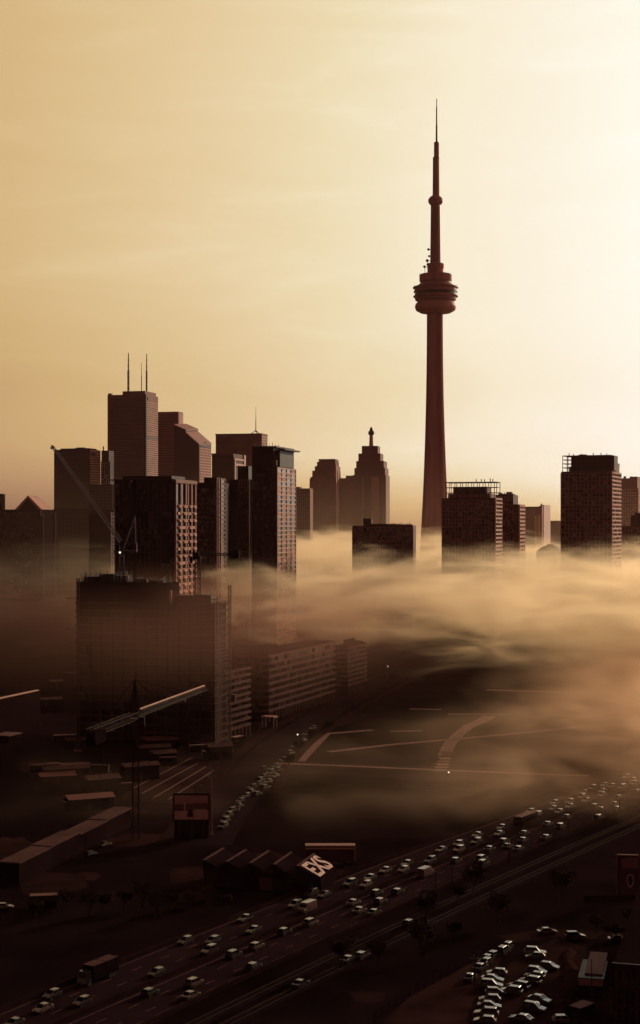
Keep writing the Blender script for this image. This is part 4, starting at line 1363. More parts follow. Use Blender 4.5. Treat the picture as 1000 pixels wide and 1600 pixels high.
# tall mural board at right
Ymu = 352.0
mu = empty('mural_board', 'tall board painted with a pale ring round a dark pear shape, lower right edge', 'sign', (X(981, Ymu), Ymu, 0), R(-6))
hw = 2.35
zb, zt = Z(1398, Ymu), Z(1337, Ymu)
MB().box(-hw, hw, 0, .5, zb, zt).build('panel', M['brown'], mu)
MB().box(-hw - .18, -hw - .003, -.1, .55, zb, zt).box(-hw, hw, -.1, .55, zt + .003, zt + .2).build('frame', M['stone'], mu)


def pear(s, sz):
    pts = []
    for i in range(24):
        t = 2 * math.pi * i / 24
        r_ = .78 * s
        x = r_ * math.sin(t) * (1 - .33 * (math.cos(t) + 1) / 2)
        z = -math.cos(t) * 1.28 * sz
        pts.append((x, -z if False else z))
    return pts


o1, o2 = pear(1.25, 1.22), pear(.85, .92)
cz = zb + (zt - zb) * .36
k = MB()
n = 24
k.add([(x + .55, -.05, cz - z * -1) for x, z in o1] + [(x + .55, -.05, cz + z) for x, z in o2], [(i, (i + 1) % n, n + (i + 1) % n, n + i) for i in range(n)])
k.build('ring', M['lightband'], mu)
MB().add([(x + .55, -.03, cz + z) for x, z in o2], [tuple(range(n))]).build('pear_shape', M['black'], mu)
MB().add([(-hw + .9, -.03, zt - 3.0), (hw - .2, -.03, zt - 2.7), (hw - .1, -.03, zt - .3), (-hw + .9, -.03, zt - .7)], [(0, 1, 2, 3)]).build('top_patch', M['stone'], mu)
for s in (-.8, .8):
    MB().box(hw * s - .2, hw * s + .2, .1, .4, 0, zb - .003).build('post', M['dark'], mu)
tag(MB().box(-9, 5.5, -.2, .2, 0, 1.1).build('low_wall', M['barrier']), 'low pale wall running below the mural board', 'wall').location = (X(975, 348), 348, 0)

# near buildings in the lower right corner
b = Tower('dark_building', 'black flat building corner at the lower right, topmost edge faintly lit', 958, 1010, 1040, 258, yaw=16, cat='building')
b.body(b.z(1512), M['tar'])
b.part(MB().box(b.x0 - .2, b.x1 + .2, b.y0 - .25, b.y0 + .15, b.z(1512) + .003, b.z(1508)), 'parapet', M['dark'])
b.facade('F', b.x0 + .4, b.x1 - .4, .5, b.z(1516), 4, 3, pier=.5, band=.6, proud=.12, m=M['dark'], panes=[M['glass'], M['glass'], M['glassm']])
sh = empty('flat_shed', 'narrow shed with long tan roof and sunlit front strip painted pale beside the parking lot', 'shed', G(923, 1560), -R(14))
MB().box(-2.3, 2.3, 0, 12, 0, 3.6).build('wall', M['black'], sh)
MB().box(-1.2, 2.0, 2.0, 16.5, 3.603, 3.9).build('roof', M['concrete'], sh)
MB().box(-2.2, 2.2, -.15, -.003, 2.3, 3.4).build('sunlit_strip', M['roofp'], sh)  # pale strip painting in the lit parapet front
MB().beam((.2, -.5, 0), (.2, -.5, 7.2), .16).build('pole', M['steeld'], sh)

# ------------------------------------------------------------------ vehicles
def paint(name, c, rough=.32):
    return mat(name, c, rough, .3, .05, .5, coat=.55)


PAINT = dict(white=paint('white car paint', (.12, .09, .072)), silver=paint('silver car paint', (.04, .03, .026), .28), grey=paint('grey car paint', (.018, .014, .013)),
             black=paint('black car paint', (.02, .014, .013)), brown=paint('brown car paint', (.04, .016, .013)))
GLS = mat('car glass', (.008, .007, .007), .08, .16, .1, 1)
LAMP = mat('lamp glass', (.5, .38, .28), .15, .6, .1, 1)
TAIL = mat('tail lamp', (.12, .02, .015), .2, .5, .1, 1)


def loft(mb, secs, mi=0):
    """closed loft through cross sections given as (x, [(y, z) ...])"""
    n = len(secs[0][1])
    vs = [(x, y, z) for x, s in secs for y, z in s]
    fs = [(i * n + j, i * n + (j + 1) % n, (i + 1) * n + (j + 1) % n, (i + 1) * n + j) for i in range(len(secs) - 1) for j in range(n)]
    fs += [tuple(reversed(range(n))), tuple(range((len(secs) - 1) * n, len(secs) * n))]
    return mb.add(vs, fs, mi)


def make_car(kind, loc, rz):
    """sedan, hatchback or sport utility car, nose towards +x"""
    hood, roof, cab = {'sedan': (.88, 1.44, (-1.75, -1.05, .35, 1.15)), 'hatchback': (.92, 1.50, (-2.0, -1.55, .30, 1.15)), 'sport_utility_car': (1.02, 1.74, (-2.15, -1.85, .35, 1.1))}[kind]
    L_ = {'sedan': 2.3, 'hatchback': 2.1, 'sport_utility_car': 2.3}[kind]
    r_ = bpy.data.objects.new(kind, None)
    COL.objects.link(r_)

    def sec(w, zb, zt):
        return [(-w * .96, zb), (w * .96, zb), (w, zb + (zt - zb) * .5), (w * .93, zt), (-w * .93, zt), (-w, zb + (zt - zb) * .5)]
    m = MB()
    tail_z = hood + (.04 if kind == 'sedan' else .06)
    loft(m, [(-L_, sec(.78, .45, tail_z - .2)), (-L_ + .12, sec(.86, .3, tail_z - .03)), (-L_ + .7, sec(.9, .22, tail_z)), (cab[3] - .1, sec(.9, .22, hood)),
             (L_ - .55, sec(.88, .22, hood - .13)), (L_ - .1, sec(.82, .3, hood - .25)), (L_, sec(.74, .38, hood - .4))])
    rz_ = roof
    rw = .64
    m.prism([(cab[1] + .02, -rw), (cab[2] - .02, -rw), (cab[2] - .02, rw), (cab[1] + .02, rw)], rz_ - .07, rz_, top=[(cab[1] + .1, -rw + .07), (cab[2] - .12, -rw + .07), (cab[2] - .12, rw - .07), (cab[1] + .1, rw - .07)])
    for s in (-1, 1):
        for (xa, za, xb, zb) in ((cab[0], tail_z, cab[1], rz_ - .04), (cab[3], hood, cab[2], rz_ - .04)):
            m.beam((xa, s * .79, za - .03), (xb, s * .63, zb), .1)
        m.beam((cab[1] * .5 + cab[2] * .5, s * .8, hood), (cab[1] * .5 + cab[2] * .5, s * .645, rz_ - .04), .09)
    m.build('body', PAINT['silver'], r_)
    w = MB().prism([(cab[0], -.78), (cab[3], -.78), (cab[3], .78), (cab[0], .78)], hood - .06, rz_ - .072, top=[(cab[1], -.62), (cab[2], -.62), (cab[2], .62), (cab[1], .62)])
    w.build('window', GLS, r_)
    for x in (-1.38, 1.38):
        for s in (-1, 1):
            wh = MB().lathe([(.2, -.11), (.33, -.11), (.33, .11), (.2, .11)], 14)
            q = wh.build('wheel', M['rubber'], r_)
            q.rotation_euler = (R(90), 0, 0)
            q.location = (x, s * .83, .33)
    for s in (-1, 1):
        MB().box(L_ - .12, L_ - .02, s * .6 - .16, s * .6 + .16, hood - .36, hood - .24).build('headlight', LAMP, r_)
        MB().box(-L_ - .03, -L_ + .05, s * .6 - .17, s * .6 + .17, tail_z - .3, tail_z - .17).build('tail_light', TAIL, r_)
        MB().box(cab[3] - .35, cab[3] - .2, s * .93 - .07, s * .93 + .07, hood + .02, hood + .16).build('mirror', PAINT['silver'], r_)
    r_.location = loc
    r_.rotation_euler = (0, 0, rz)
    return r_


def make_van(loc, rz):
    r_ = bpy.data.objects.new('van', None)
    COL.objects.link(r_)
    m = MB()

    def sec(w, zb, zt):
        return [(-w, zb), (w, zb), (w, zb + (zt - zb) * .6), (w * .9, zt), (-w * .9, zt), (-w, zb + (zt - zb) * .6)]
    loft(m, [(-2.7, sec(.96, .4, 2.1)), (-2.6, sec(1, .3, 2.2)), (1.3, sec(1, .3, 2.22)), (1.9, sec(1, .3, 1.35)), (2.6, sec(.95, .35, 1.1)), (2.7, sec(.9, .45, .9))])
    m.build('body', PAINT['white'], r_)
    MB().add([(1.36, -.8, 2.1), (1.36, .8, 2.1), (1.92, .85, 1.38), (1.92, -.85, 1.38)], [(0, 3, 2, 1)]).build('window', GLS, r_)
    for x in (-1.7, 1.7):
        for s in (-1, 1):
            q = MB().lathe([(.2, -.12), (.36, -.12), (.36, .12), (.2, .12)], 14).build('wheel', M['rubber'], r_)
            q.rotation_euler = (R(90), 0, 0)
            q.location = (x, s * .9, .36)
    for s in (-1, 1):
        MB().box(2.62, 2.74, s * .65 - .15, s * .65 + .15, .75, .9).build('headlight', LAMP, r_)
    r_.location = loc
    r_.rotation_euler = (0, 0, rz)
    return r_


def make_truck(loc, rz, ln=7.6, two=True, name='box_truck', boxm=None):
    r_ = bpy.data.objects.new(name, None)
    COL.objects.link(r_)
    boxm = boxm or M['tar']
    if two:
        MB().box(-ln / 2, -.06, -1.3, 1.3, .9, 3.4).box(.06, ln / 2, -1.3, 1.3, .9, 3.4).build('box', boxm, r_)
        for xa, xb in ((-ln / 2, -.1), (.1, ln / 2)):
            MB().box(xa + .05, xb - .05, -1.25, 1.25, 3.403, 3.48).build('roof', M['blockslab'], r_)
    else:
        MB().box(-ln / 2, ln / 2, -1.28, 1.28, .45, 3.1).build('box', boxm, r_)
        MB().box(-ln / 2 + .1, ln / 2 - .1, -1.2, 1.2, 3.103, 3.2).build('roof', M['concrete'], r_)
        for s in (-1, 1):
            MB().box(-ln / 2 + .5, ln / 2 - .6, s * 1.29 - .03, s * 1.29 + .03, 1.6, 2.5).build('window', GLS, r_)
        MB().box(ln / 2 + .003, ln / 2 + .06, -1.1, 1.1, 1.4, 2.7).build('windscreen', GLS, r_)
    if two:
        m = MB()
        m.prism([(ln / 2 + .2, -1.1), (ln / 2 + 2.0, -1.1), (ln / 2 + 2.0, 1.1), (ln / 2 + .2, 1.1)], .6, 2.6, top=[(ln / 2 + .2, -1), (ln / 2 + 1.3, -1), (ln / 2 + 1.3, 1), (ln / 2 + .2, 1)])
        cb = m.build('cab', PAINT['grey'], r_)
        MB().add([(ln / 2 + 1.72, -.9, 1.5), (ln / 2 + 1.72, .9, 1.5), (ln / 2 + 1.36, .88, 2.5), (ln / 2 + 1.36, -.88, 2.5)], [(0, 1, 2, 3)]).build('windscreen', GLS, cb)
        MB().box(-ln / 2, ln / 2 + .3, -.5, .5, .55, .88).build('chassis', M['steeld'], r_)
    for x in (-ln / 2 + 1.2, -ln / 2 + 2.2, ln / 2 - (-.9 if two else 1.6)):
        for s in (-1, 1):
            q = MB().lathe([(.25, -.15), (.48, -.15), (.48, .15), (.25, .15)], 14).build('wheel', M['rubber'], r_)
            q.rotation_euler = (R(90), 0, 0)
            q.location = (x, s * 1.05, .48)
    r_.location = loc
    r_.rotation_euler = (0, 0, rz)
    return r_


NAME = dict(white='pale', silver='silver', grey='dark grey', black='black', brown='brown')
PROTO, FIRST = {}, {}
KIND_WORD = {'sedan': 'saloon', 'hatchback': 'hatchback', 'sport_utility_car': 'tall car'}


def place_car(kind, colour, loc, rz, label, group):
    if kind not in PROTO:
        PROTO[kind] = o = make_car(kind, loc, rz)
    else:
        o = copy_tree(PROTO[kind])
        o.location = loc
        o.rotation_euler = (0, 0, rz)
    for ch in o.children:                      # paint belongs to the object, so copies can share their mesh
        base = ch.name.split('.')[0]
        if base in ('body', 'mirror'):
            ch.material_slots[0].link = 'OBJECT'
            ch.material_slots[0].material = PAINT[colour]
    o.scale = (.93, .93, .93)
    return tag(o, label, 'car', group)


ORD = ['first', 'second', 'third', 'fourth', 'fifth', 'sixth', 'seventh', 'eighth', 'ninth', 'tenth', 'eleventh', 'twelfth', 'thirteenth', 'fourteenth', 'fifteenth', 'sixteenth', 'seventeenth', 'eighteenth', 'nineteenth', 'twentieth', 'twenty-first', 'twenty-second', 'twenty-third', 'twenty-fourth', 'twenty-fifth', 'twenty-sixth', 'twenty-seventh', 'twenty-eighth']
CARS = [(672, 1343), (689, 1326), (719, 1326), (700, 1341), (744, 1314), (746, 1303), (772, 1311), (780, 1301), (790, 1292), (761, 1317), (756, 1340), (799, 1323), (802, 1309),
        (857, 1279), (869, 1262), (886, 1258), (885, 1268), (914, 1249), (917, 1257), (920, 1261), (947, 1260), (941, 1277), (940, 1240), (955, 1236), (961, 1244), (955, 1227), (914, 1229),
        (970, 1229), (990, 1218), (998, 1236), (890, 1251), (886, 1275), (546, 1379), (566, 1379), (569, 1390), (602, 1358), (630, 1357), (633, 1368), (608, 1389), (602, 1407), (597, 1425),
        (383, 1433), (393, 1450), (418, 1449), (403, 1477), (415, 1511), (456, 1412), (487, 1394), (506, 1396), (515, 1412), (490, 1441), (286, 1467), (336, 1484), (252, 1519), (240, 1549),
        (312, 1535), (312, 1556), (68, 1549), (58, 1571), (124, 1561), (30, 1597), (617, 1429), (846, 1271), (828, 1290), (984, 1222), (975, 1212), (862, 1270), (898, 1256), (903, 1243), (926, 1238), (933, 1252), (850, 1285), (815, 1300), (834, 1281), (965, 1232), (978, 1240), (945, 1225), (925, 1262), (876, 1290), (838, 1305), (770, 1325), (728, 1318), (735, 1345), (655, 1350), (585, 1370), (532, 1405), (440, 1430), (350, 1470), (365, 1490), (210, 1500)]
LANES = [-10.4, -6.7, -3.1, 3.1, 6.7, 10.4]
LANE_WORD = ['far outer', 'far middle', 'far inner', 'near inner', 'near middle', 'near outer']
slots = {i: [] for i in range(6)}
for (px, py) in CARS:
    g = G(px, py, .9)
    best = None
    for y10 in range(2200, 7000, 5):
        c_ = road_at(y10 / 10, 0)
        d_ = (c_.x - g.x) ** 2 + (c_.y - g.y) ** 2
        if best is None or d_ < best[0]:
            best = (d_, y10 / 10)
    Yq = best[1]
    c_ = road_at(Yq, 0)
    t_ = road_at(Yq, 1) - c_
    off = (g.x - c_.x) * t_.x + (g.y - c_.y) * t_.y
    order = sorted(range(6), key=lambda i: abs(LANES[i] - off))
    for i in order:
        if all(abs(Yq - q) > 6.0 for q, _ in slots[i]):
            slots[i].append((Yq, max(-.5, min(.5, off - LANES[i]))))
            break
special = {}
rv = random.Random(5)
for (px, py, kind, lane) in ((168, 1512, 'truck', 0), (872, 1282, 'bus', 2), (698, 1358, 'van', 3), (493, 1409, 'van', 2)):
    g = G(px, py, 2.5)
    Yq = min((y / 10 for y in range(2200, 7000, 5)), key=lambda y: (road_at(y, LANES[lane]) - Vector((g.x, g.y, 0))).length)
    for i in range(6):
        slots[i] = [(q, d_) for q, d_ in slots[i] if i != lane or abs(q - Yq) > 9.5]
    slots[lane].append((Yq, 0))
    special[(lane, Yq)] = kind
GRP = 'cars driving along the highway'
seen_van = 0
for lane in range(6):
    row = sorted(slots[lane])
    nth = 0
    for (Yq, d_) in row:
        loc = road_at(Yq, LANES[lane] + d_, .12)
        rz = road_heading(Yq) + (math.pi if lane < 3 else 0)
        kd = special.get((lane, Yq))
        if kd == 'truck':
            tag(make_truck(loc, rz), 'long box truck with two pale roof panels in the far outer highway lane', 'truck', 'large vehicles on the highway')
            continue
        if kd == 'bus':
            tag(make_truck(loc, rz, 10.5, False, 'bus'), 'bus with a long pale roof in the foggy far part of the highway', 'bus', 'large vehicles on the highway')
            continue
        if kd == 'van':
            lab = ('white van passing the lettered roof on the oncoming side of the highway', 'white van alone in the near inner highway lane')[0 if lane == 2 else 1]
            tag(make_van(loc, rz), lab, 'van', 'large vehicles on the highway')
            continue
        colour = rv.choice(['white', 'silver', 'silver', 'grey', 'black', 'brown', 'grey'])
        kind = rv.choice(['sedan', 'sedan', 'hatchback', 'sport_utility_car'])
        nth += 1
        place_car(kind, colour, loc, rz, f'{NAME[colour]} {KIND_WORD[kind]}, {ORD[nth - 1]} car from near end of {LANE_WORD[lane]} highway lane', GRP)


def row_of(pts, rz, desc, group, seed, kinds=('sedan', 'hatchback', 'sport_utility_car'), colours=('white', 'silver', 'grey', 'black', 'grey', 'silver')):
    rr = random.Random(seed)
    for i, p in enumerate(pts):
        kd, c_ = rr.choice(kinds), rr.choice(colours)
        place_car(kd, c_, Vector((p[0] + rr.uniform(-.7, .7), p[1] + rr.uniform(-.2, .2), .05)), rz + rr.uniform(-.12, .12) + (math.pi if rr.random() < .35 else 0), f'{NAME[c_]} {KIND_WORD[kd]}, {ORD[i]} from near end {desc}', group)


def along(a, c, n):
    a, c = G(*a), G(*c)
    return [a.lerp(c, i / (n - 1)) for i in range(n)]


row_of(along((757, 1600), (777, 1524), 8), R(-12), 'of left row in parking lot', 'cars in the parking lot', 61)
row_of(along((804, 1554), (853, 1514), 6), R(-30), 'of middle row in parking lot', 'cars in the parking lot', 62)
row_of(along((815, 1596), (848, 1566), 3), R(-30), 'of right row near bottom of parking lot', 'cars in the parking lot', 66, colours=('grey', 'black', 'silver'))
row_of(along((748, 1516), (790, 1484), 6), R(60), 'of upper left row of parking lot', 'cars in the parking lot', 67, colours=('grey', 'black', 'silver', 'brown'))
row_of(along((839, 1499), (841, 1492), 2), R(-8), 'of pair at back of parking lot', 'cars in the parking lot', 63, colours=('white', 'silver'))
row_of(along((384, 1246), (432, 1199), 9), road_heading(500) + .12, 'of left kerb row on foggy street', 'cars on the foggy street', 64)
row_of(along((345, 1294), (378, 1254), 6), road_heading(500) + .12, 'of lower kerb row behind the billboard', 'cars on the foggy street', 68, colours=('grey', 'black', 'silver'))
row_of(along((445, 1190), (487, 1140), 6), road_heading(500) + .1, 'of upper kerb row beside the park', 'cars on the foggy street', 69, colours=('grey', 'black', 'silver', 'white'))
row_of(along((404, 1243), (436, 1206), 5), road_heading(500) + .12, 'of right kerb row on foggy street', 'cars on the foggy street', 65)
for (px, py, c_, kd, rz, lab) in ((855, 1459, 'white', 'sedan', 10, 'pale saloon driving on the access road above the parking lot'), (899, 1467, 'black', 'sport_utility_car', 5, 'black tall car with a shining roof above the parking lot'),
                                  (966, 1471, 'silver', 'sedan', 0, 'silver saloon half hidden in the dark near the right edge'), (881, 1598, 'white', 'hatchback', 4, 'pale hatchback at the very bottom edge of the parking lot'),
                                  (545, 1503, 'silver', 'sedan', 57, 'silver saloon in the dark below the highway, left of another'), (566, 1497, 'grey', 'hatchback', 57, 'grey hatchback in the dark below the highway, ahead of a silver saloon'),
                                  (470, 1541, 'black', 'sedan', 57, 'black saloon in the dark strip just below the highway'), (640, 1446, 'black', 'hatchback', 57, 'black hatchback in the dark under the exit lane dashes'),
                                  (735, 1531, 'grey', 'sedan', 70, 'grey saloon alone on the dirt beside the tall pole'), (6, 1420, 'white', 'sedan', 8, 'pale saloon at the left frame edge on the dark side road'),
                                  (164, 1322, 'white', 'sedan', 58, 'pale saloon parked beside the long stepped warehouse'), (142, 1337, 'grey', 'hatchback', 58, 'grey hatchback parked beside the long stepped warehouse'),
                                  (359, 1162, 'white', 'hatchback', 15, 'pale hatchback by the foot of the unfinished block'), (414, 1203, 'silver', 'hatchback', 55, 'silver hatchback crossing toward the park on the foggy street')):
    place_car(kd, c_, G(px, py, .05) + Vector((0, 0, .0)), R(rz), lab, 'scattered cars in the dark lots')
tag(make_truck(G(68, 1420), R(8), 6.2, False, 'minibus'), 'pale roofed minibus on the dark side road at lower left', 'minibus', 'large vehicles off the highway')
tag(make_truck(G(909, 1598), R(48), 4.4, False, 'minibus'), 'small pale roofed minibus slanting at the bottom beside the dirt berm', 'minibus', 'large vehicles off the highway')

# ------------------------------------------------------------------ poles, lamps and trees
def pole(px, Yp, h, label, name='utility_pole', off=None):
    r_ = empty(name, label, 'pole', (X(px, Yp), Yp, 0), 0, 'poles by the highway')
    MB().beam((0, 0, 0), (0, 0, h), .3, .2, n=8).build('shaft', M['dark'], r_)
    MB().beam((-.9, 0, h - .5), (.9, 0, h - .5), .16).build('crossarm', M['dark'], r_)
    for s in (-.75, 0, .75):
        MB().lathe([(.07, h - .42), (.09, h - .2)], 6, s, 0).build('insulator', M['steeld'], r_)
    return r_


for (px, py0, dY, lab) in ((681, 1362, 0, 'dark pole left of a close pair at the near highway edge'), (706, 1364, 0, 'dark pole right of a close pair at the near highway edge'), (795, 1333, 0, 'dark pole midway along the near highway edge'),
                           (888, 1279, 0, 'dark pole against the fog near the pale roofed bus'), (968, 1251, 0, 'farthest dark pole in bright fog at the near highway edge')):
    Yp = min((y for y in range(260, 520)), key=lambda y: abs(road_at(y, 14.6).x - X(px, road_at(y, 14.6).y)))
    q = road_at(Yp, 14.6)
    pole(px, q.y, max(5.5, Z(py0, q.y)), lab)
pole(741, 283, Z(1494, 283), 'tall thin dark pole at the corner of the dirt lot')

for (px, py, z_, lab) in ((465, 1147.5, 6, 'lit street lamp at the park corner of the foggy street'), (606, 1041, 7, 'lit street lamp glowing in fog past the round cornered block'),
                          (701, 1206.5, 3, 'lit low lamp at the foot of the stepped walk')):
    g = G(px, py, z_)
    r_ = empty('street_lamp', lab, 'lamp', (g.x, g.y, 0), 0, 'lit street lamps')
    MB().beam((0, 0, 0), (0, 0, z_ - .3), .22, .14, n=8).build('post', M['steeld'], r_)
    MB().lathe([(.04, z_ - .3), (.2, z_ - .2), (.24, z_ + .05), (.06, z_ + .2)], 10).build('lamp_globe', em, r_, smooth=True)


def make_tree(seed, h=8.0):
    rr = random.Random(seed)
    r_ = bpy.data.objects.new('tree', None)
    COL.objects.link(r_)
    tk = MB()
    tk.beam((0, 0, 0), (.1, 0, h * .35), .42, .3, n=7)
    tips = []
    for i in range(9):
        a = 2 * math.pi * i / 9 + rr.uniform(-.3, .3)
        z0 = h * (.28 + .05 * (i % 4))
        l_ = h * rr.uniform(.28, .42)
        p = Vector((.08, 0, z0))
        q = p + Vector((math.cos(a) * l_ * .6, math.sin(a) * l_ * .6, l_ * rr.uniform(.7, 1.1)))
        tk.beam(p, q, .18, .07, n=5)
        tips.append(q)
        for _ in range(3):
            q2 = q + Vector((rr.uniform(-1, 1), rr.uniform(-1, 1), rr.uniform(.2, 1.1))) * h * .13
            tk.beam(q, q2, .07, .03)
            tips.append(q2)
    tk.build('trunk', M['bark'], r_)
    lf = MB()
    for t in tips:
        for _ in range(26):
            d = Vector((rr.gauss(0, 1), rr.gauss(0, 1), rr.gauss(0, .8))) * h * .075
            c = t + d
            s = rr.uniform(.12, .3)
            u = Vector((rr.uniform(-1, 1), rr.uniform(-1, 1), rr.uniform(-1, 1))).normalized() * s
            v = Vector((rr.uniform(-1, 1), rr.uniform(-1, 1), rr.uniform(-1, 1))).normalized() * s
            lf.add([c - u - v, c + u - v, c + u + v, c - u + v], [(0, 1, 2, 3)])
    lf.build('crown', M['leaf'], r_)
    return r_


TREES = [make_tree(s, h) for s, h in ((1, 8.5), (2, 7.0), (3, 10.0))]
rt = random.Random(77)
ti = 0


def plant(x, y, label, group, s=1.0):
    global ti
    p = TREES[ti % 3]
    o = p if ti < 3 else copy_tree(p)
    ti += 1
    o.location = (x, y, 0)
    o.rotation_euler = (0, 0, rt.uniform(0, 6.28))
    k_ = s * rt.uniform(.75, 1.2)
    o.scale = (k_, k_, k_ * rt.uniform(.85, 1.1))
    tag(o, label, 'tree', group)


for i in range(10):
    Yq = 306 + i * 7 + rt.uniform(-1.5, 1.5)
    off = 20 + rt.uniform(0, 26) * (.6 + .4 * i / 14)
    q = road_at(Yq, off)
    plant(q.x, q.y, 'dark shaggy tree in the black belt below the near highway edge', 'dark trees below the highway', .7)
for i in range(9):
    q = st[24 + i * 4] + Vector((11.5, -3, 0))
    plant(q.x, q.y, 'small street tree along the park pavement of the foggy street', 'trees along the street', .6)
for i in range(7):
    g = G(925 + rt.uniform(0, 75), 1440 + i * 9)
    plant(g.x, g.y, 'bushy dark tree by the shed in the lower right corner', 'trees by the shed', .55)
for i in range(12):
    g = G(60 + i * 26 + rt.uniform(-8, 8), 1428 + rt.uniform(-10, 12) - i * 1.0)
    plant(g.x, g.y, 'low dark tree between the side road and the far side of the highway', 'trees left of the highway', .5)

# ------------------------------------------------------------------ air
def volume_mat(name, build, col=(.97, .72, .50), aniso=.55, step=1.0):
    m = bpy.data.materials.new(name)
    m.use_nodes = True
    nt = m.node_tree
    n, l = nt.nodes, nt.links
    n.remove(n['Principled BSDF'])
    v = n.new('ShaderNodeVolumePrincipled')
    v.inputs['Color'].default_value = col + (1,)
    v.inputs['Anisotropy'].default_value = aniso
    l.new(v.outputs[0], n['Material Output'].inputs['Volume'])
    if isinstance(build, (int, float)):
        v.inputs['Density'].default_value = build
    else:
        def mt(op, a, b=None, c=None, clamp=False):
            k = n.new('ShaderNodeMath')
            k.operation = op
            k.use_clamp = clamp
            for i, q in enumerate((a, b, c)):
                if q is None: continue
                if isinstance(q, (int, float)): k.inputs[i].default_value = q
                else: l.new(q, k.inputs[i])
            return k.outputs[0]

        def ss(x, a, b):
            """smooth step from 0 at a to 1 at b"""
            k = n.new('ShaderNodeMapRange')
            k.interpolation_type = 'SMOOTHSTEP'
            if isinstance(x, (int, float)): k.inputs[0].default_value = x
            else: l.new(x, k.inputs[0])
            for i, q in ((1, a), (2, b)):
                if isinstance(q, (int, float)): k.inputs[i].default_value = q
                else: l.new(q, k.inputs[i])
            k.inputs[3].default_value = 0
            k.inputs[4].default_value = 1
            return k.outputs[0]
        t = n.new('ShaderNodeTexCoord')
        sp = n.new('ShaderNodeSeparateXYZ')
        l.new(t.outputs['Object'], sp.inputs[0])

        def noise(scale, stretch, detail=3, off=(0, 0, 0), dist=0.0):
            q = n.new('ShaderNodeMapping')
            q.inputs['Scale'].default_value = stretch
            q.inputs['Location'].default_value = off
            l.new(t.outputs['Object'], q.inputs[0])
            z = n.new('ShaderNodeTexNoise')
            z.inputs['Scale'].default_value = scale
            z.inputs['Detail'].default_value = detail
            z.inputs['Distortion'].default_value = dist
            l.new(q.outputs[0], z.inputs[0])
            return z.outputs[0]
        l.new(build(mt, ss, noise, sp.outputs[0], sp.outputs[1], sp.outputs[2]), v.inputs['Density'])
    m.cycles.volume_step_rate = step
    return m


def air_box(name, m, x0, x1, y0, y1, z0, z1, label):
    o = MB().box(x0, x1, y0, y1, z0, z1).build(name, m)
    tag(o, label, 'fog', None, 'stuff')
    return o


def bank(mt, ss, noise, x, y, z):
    big = noise(.0060, (.75, .55, 1.3), 2, (3, 1, 0), 0)          # rolling top and ragged front
    fine = noise(.027, (.62, .5, 2.4), 5, (9, 4, 2), 1.2)          # wisps
    dn = mt('SUBTRACT', big, .5)
    fn = mt('SUBTRACT', fine, .5)
    top = mt('MULTIPLY_ADD', dn, 80.0, 69.0)                     # height of the bank's top
    top = mt('MULTIPLY_ADD', fn, 52.0, top)
    h = mt('SUBTRACT', 1.0, ss(z, mt('SUBTRACT', top, 26.0), top))
    fl = mt('MULTIPLY_ADD', ss(x, 75.0, 190.0), -30.0, 29.0)     # its lifted underside, lower towards the right
    fl = mt('MULTIPLY_ADD', dn, -50.0, fl)
    fl = mt('MULTIPLY_ADD', fn, -50.0, fl)
    lo = ss(z, mt('SUBTRACT', fl, 12.0), mt('ADD', fl, 12.0))
    edge = mt('MULTIPLY_ADD', x, -.9, 790.0)                     # the front comes nearer towards the right
    edge = mt('ADD', edge, mt('MULTIPLY', dn, -500.0))
    edge = mt('ADD', edge, mt('MULTIPLY', fn, -420.0))
    fr = ss(y, edge, mt('ADD', edge, 240.0))
    side = mt('MULTIPLY_ADD', ss(mt('MULTIPLY_ADD', fn, 160.0, x), -150.0, -25.0), .975, .025)
    w = mt('MULTIPLY_ADD', ss(fine, .36, .66), .85, .15)
    d = mt('MULTIPLY', mt('MULTIPLY', mt('MULTIPLY', h, lo), fr), mt('MULTIPLY', side, w))
    return mt('MULTIPLY', d, BANK)


def drift(mt, ss, noise, x, y, z):
    big = noise(.010, (1, .6, 1.5), 2, (1, 7, 0), 0)
    fine = noise(.036, (.65, .5, 2.2), 5, (5, 2, 0), 1.0)
    top = mt('MULTIPLY_ADD', ss(x, 20.0, 150.0), 18.0, 13.0)
    top = mt('MULTIPLY_ADD', mt('SUBTRACT', big, .5), 40.0, top)
    top = mt('MULTIPLY_ADD', mt('SUBTRACT', fine, .5), 18.0, top)
    h = mt('SUBTRACT', 1.0, ss(z, mt('SUBTRACT', top, 16.0), top))
    s_ = mt('MULTIPLY_ADD', ss(mt('MULTIPLY_ADD', y, -.25, x), -100.0, -25.0), .78, .22)
    fr = ss(mt('MULTIPLY_ADD', ss(x, 0.0, 50.0), 30.0, mt('MULTIPLY_ADD', mt('MAXIMUM', x, 0.0), -.6, y)), 395.0, 470.0)
    fr = mt('MULTIPLY', fr, mt('SUBTRACT', 1.0, ss(mt('MULTIPLY_ADD', x, -1.6, y), 500.0, 640.0)))
    fr = mt('MULTIPLY', fr, ss(x, -118.0, -60.0))
    w = mt('MULTIPLY_ADD', ss(fine, .38, .66), .82, .18)
    d = mt('MULTIPLY', mt('MULTIPLY', h, fr), mt('MULTIPLY', s_, w))
    return mt('MULTIPLY', d, DRIFT)


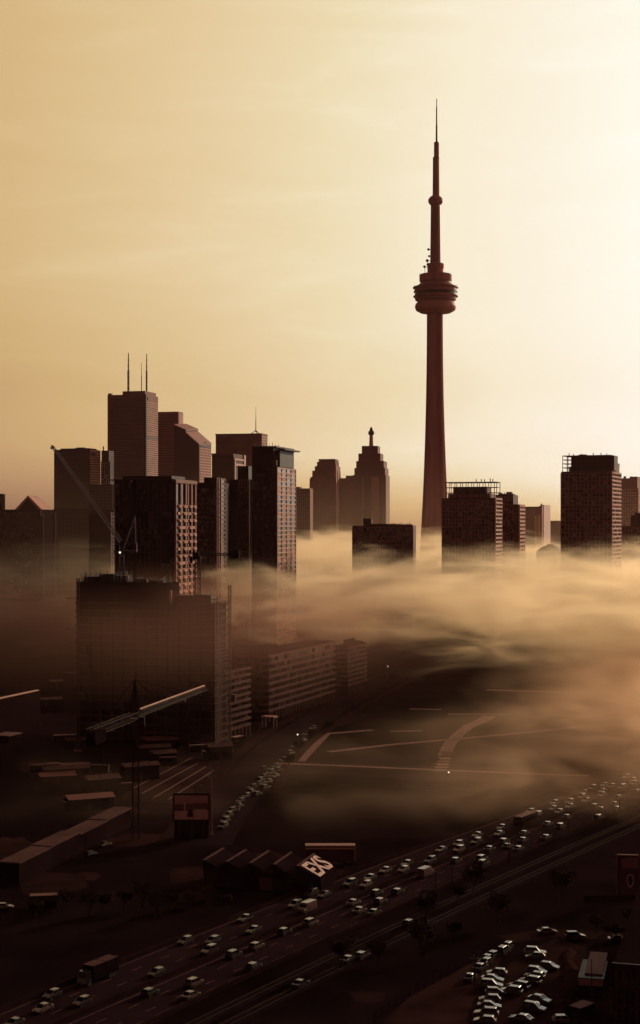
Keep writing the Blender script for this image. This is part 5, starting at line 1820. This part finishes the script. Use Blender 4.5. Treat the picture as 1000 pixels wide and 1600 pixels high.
def veil(mt, ss, noise, x, y, z):
    big = noise(.010, (1, .8, 2.2), 3, (4, 4, 4), .7)
    mid = mt('MULTIPLY_ADD', big, 30.0, 33.0)
    k = mt('DIVIDE', mt('ABSOLUTE', mt('SUBTRACT', z, mid)), 23.0)
    h = mt('SUBTRACT', 1.0, ss(k, .05, 1.0))
    fr = mt('MULTIPLY', ss(y, 384.0, 500.0), mt('SUBTRACT', 1.0, ss(y, 780.0, 900.0)))
    s_ = mt('MULTIPLY', mt('SUBTRACT', 1.0, ss(x, -20.0, 60.0)), mt('MULTIPLY_ADD', ss(x, -150.0, -60.0), .6, .4))
    d = mt('MULTIPLY', mt('MULTIPLY', h, fr), mt('MULTIPLY', s_, mt('MULTIPLY_ADD', ss(big, .32, .64), .8, .2)))
    return mt('MULTIPLY', d, VEIL)


def mist(mt, ss, noise, x, y, z):
    d = mt('MULTIPLY', ss(y, 1150.0, 1600.0), mt('SUBTRACT', 1.0, ss(z, 40.0, 170.0)))
    d = mt('MULTIPLY', d, mt('MULTIPLY_ADD', ss(x, -420.0, 40.0), .8, .2))
    return mt('MULTIPLY', d, MIST)


BANK, DRIFT, VEIL, MIST, HAZE = .021, .018, .0011, .00016, .000013
air_box('fog_bank', volume_mat('fog bank air', bank, (.985, .82, .60), step=.3), -420, 620, 500, 1990, 1, 116, 'thick bright bank of low fog lying in front of the tower and skyline')
air_box('fog_drift', volume_mat('fog drift air', drift, (.97, .68, .48), step=.35), -131, 331, 381, 1081, .6, 51, 'thin low drift of fog over the park and the far end of the highway')
air_box('fog_veil', volume_mat('fog veil air', veil, (.97, .52, .39), step=.5), -330, 62, 388, 905, 2.3, 84, 'dim veil of fog hanging across the half built block')
air_box('fog_mist', volume_mat('far mist air', mist, (.97, .74, .52), step=.4), -800, 1000, 1153, 2950, 1.6, 172, 'thin mist between the far towers and over the ground behind the bank')
air_box('haze', volume_mat('haze air', HAZE, (.92, .48, .44), aniso=.5), -9200, 9200, -9200, 9200, -1.2, 562, 'faint even haze filling the air over the whole city')
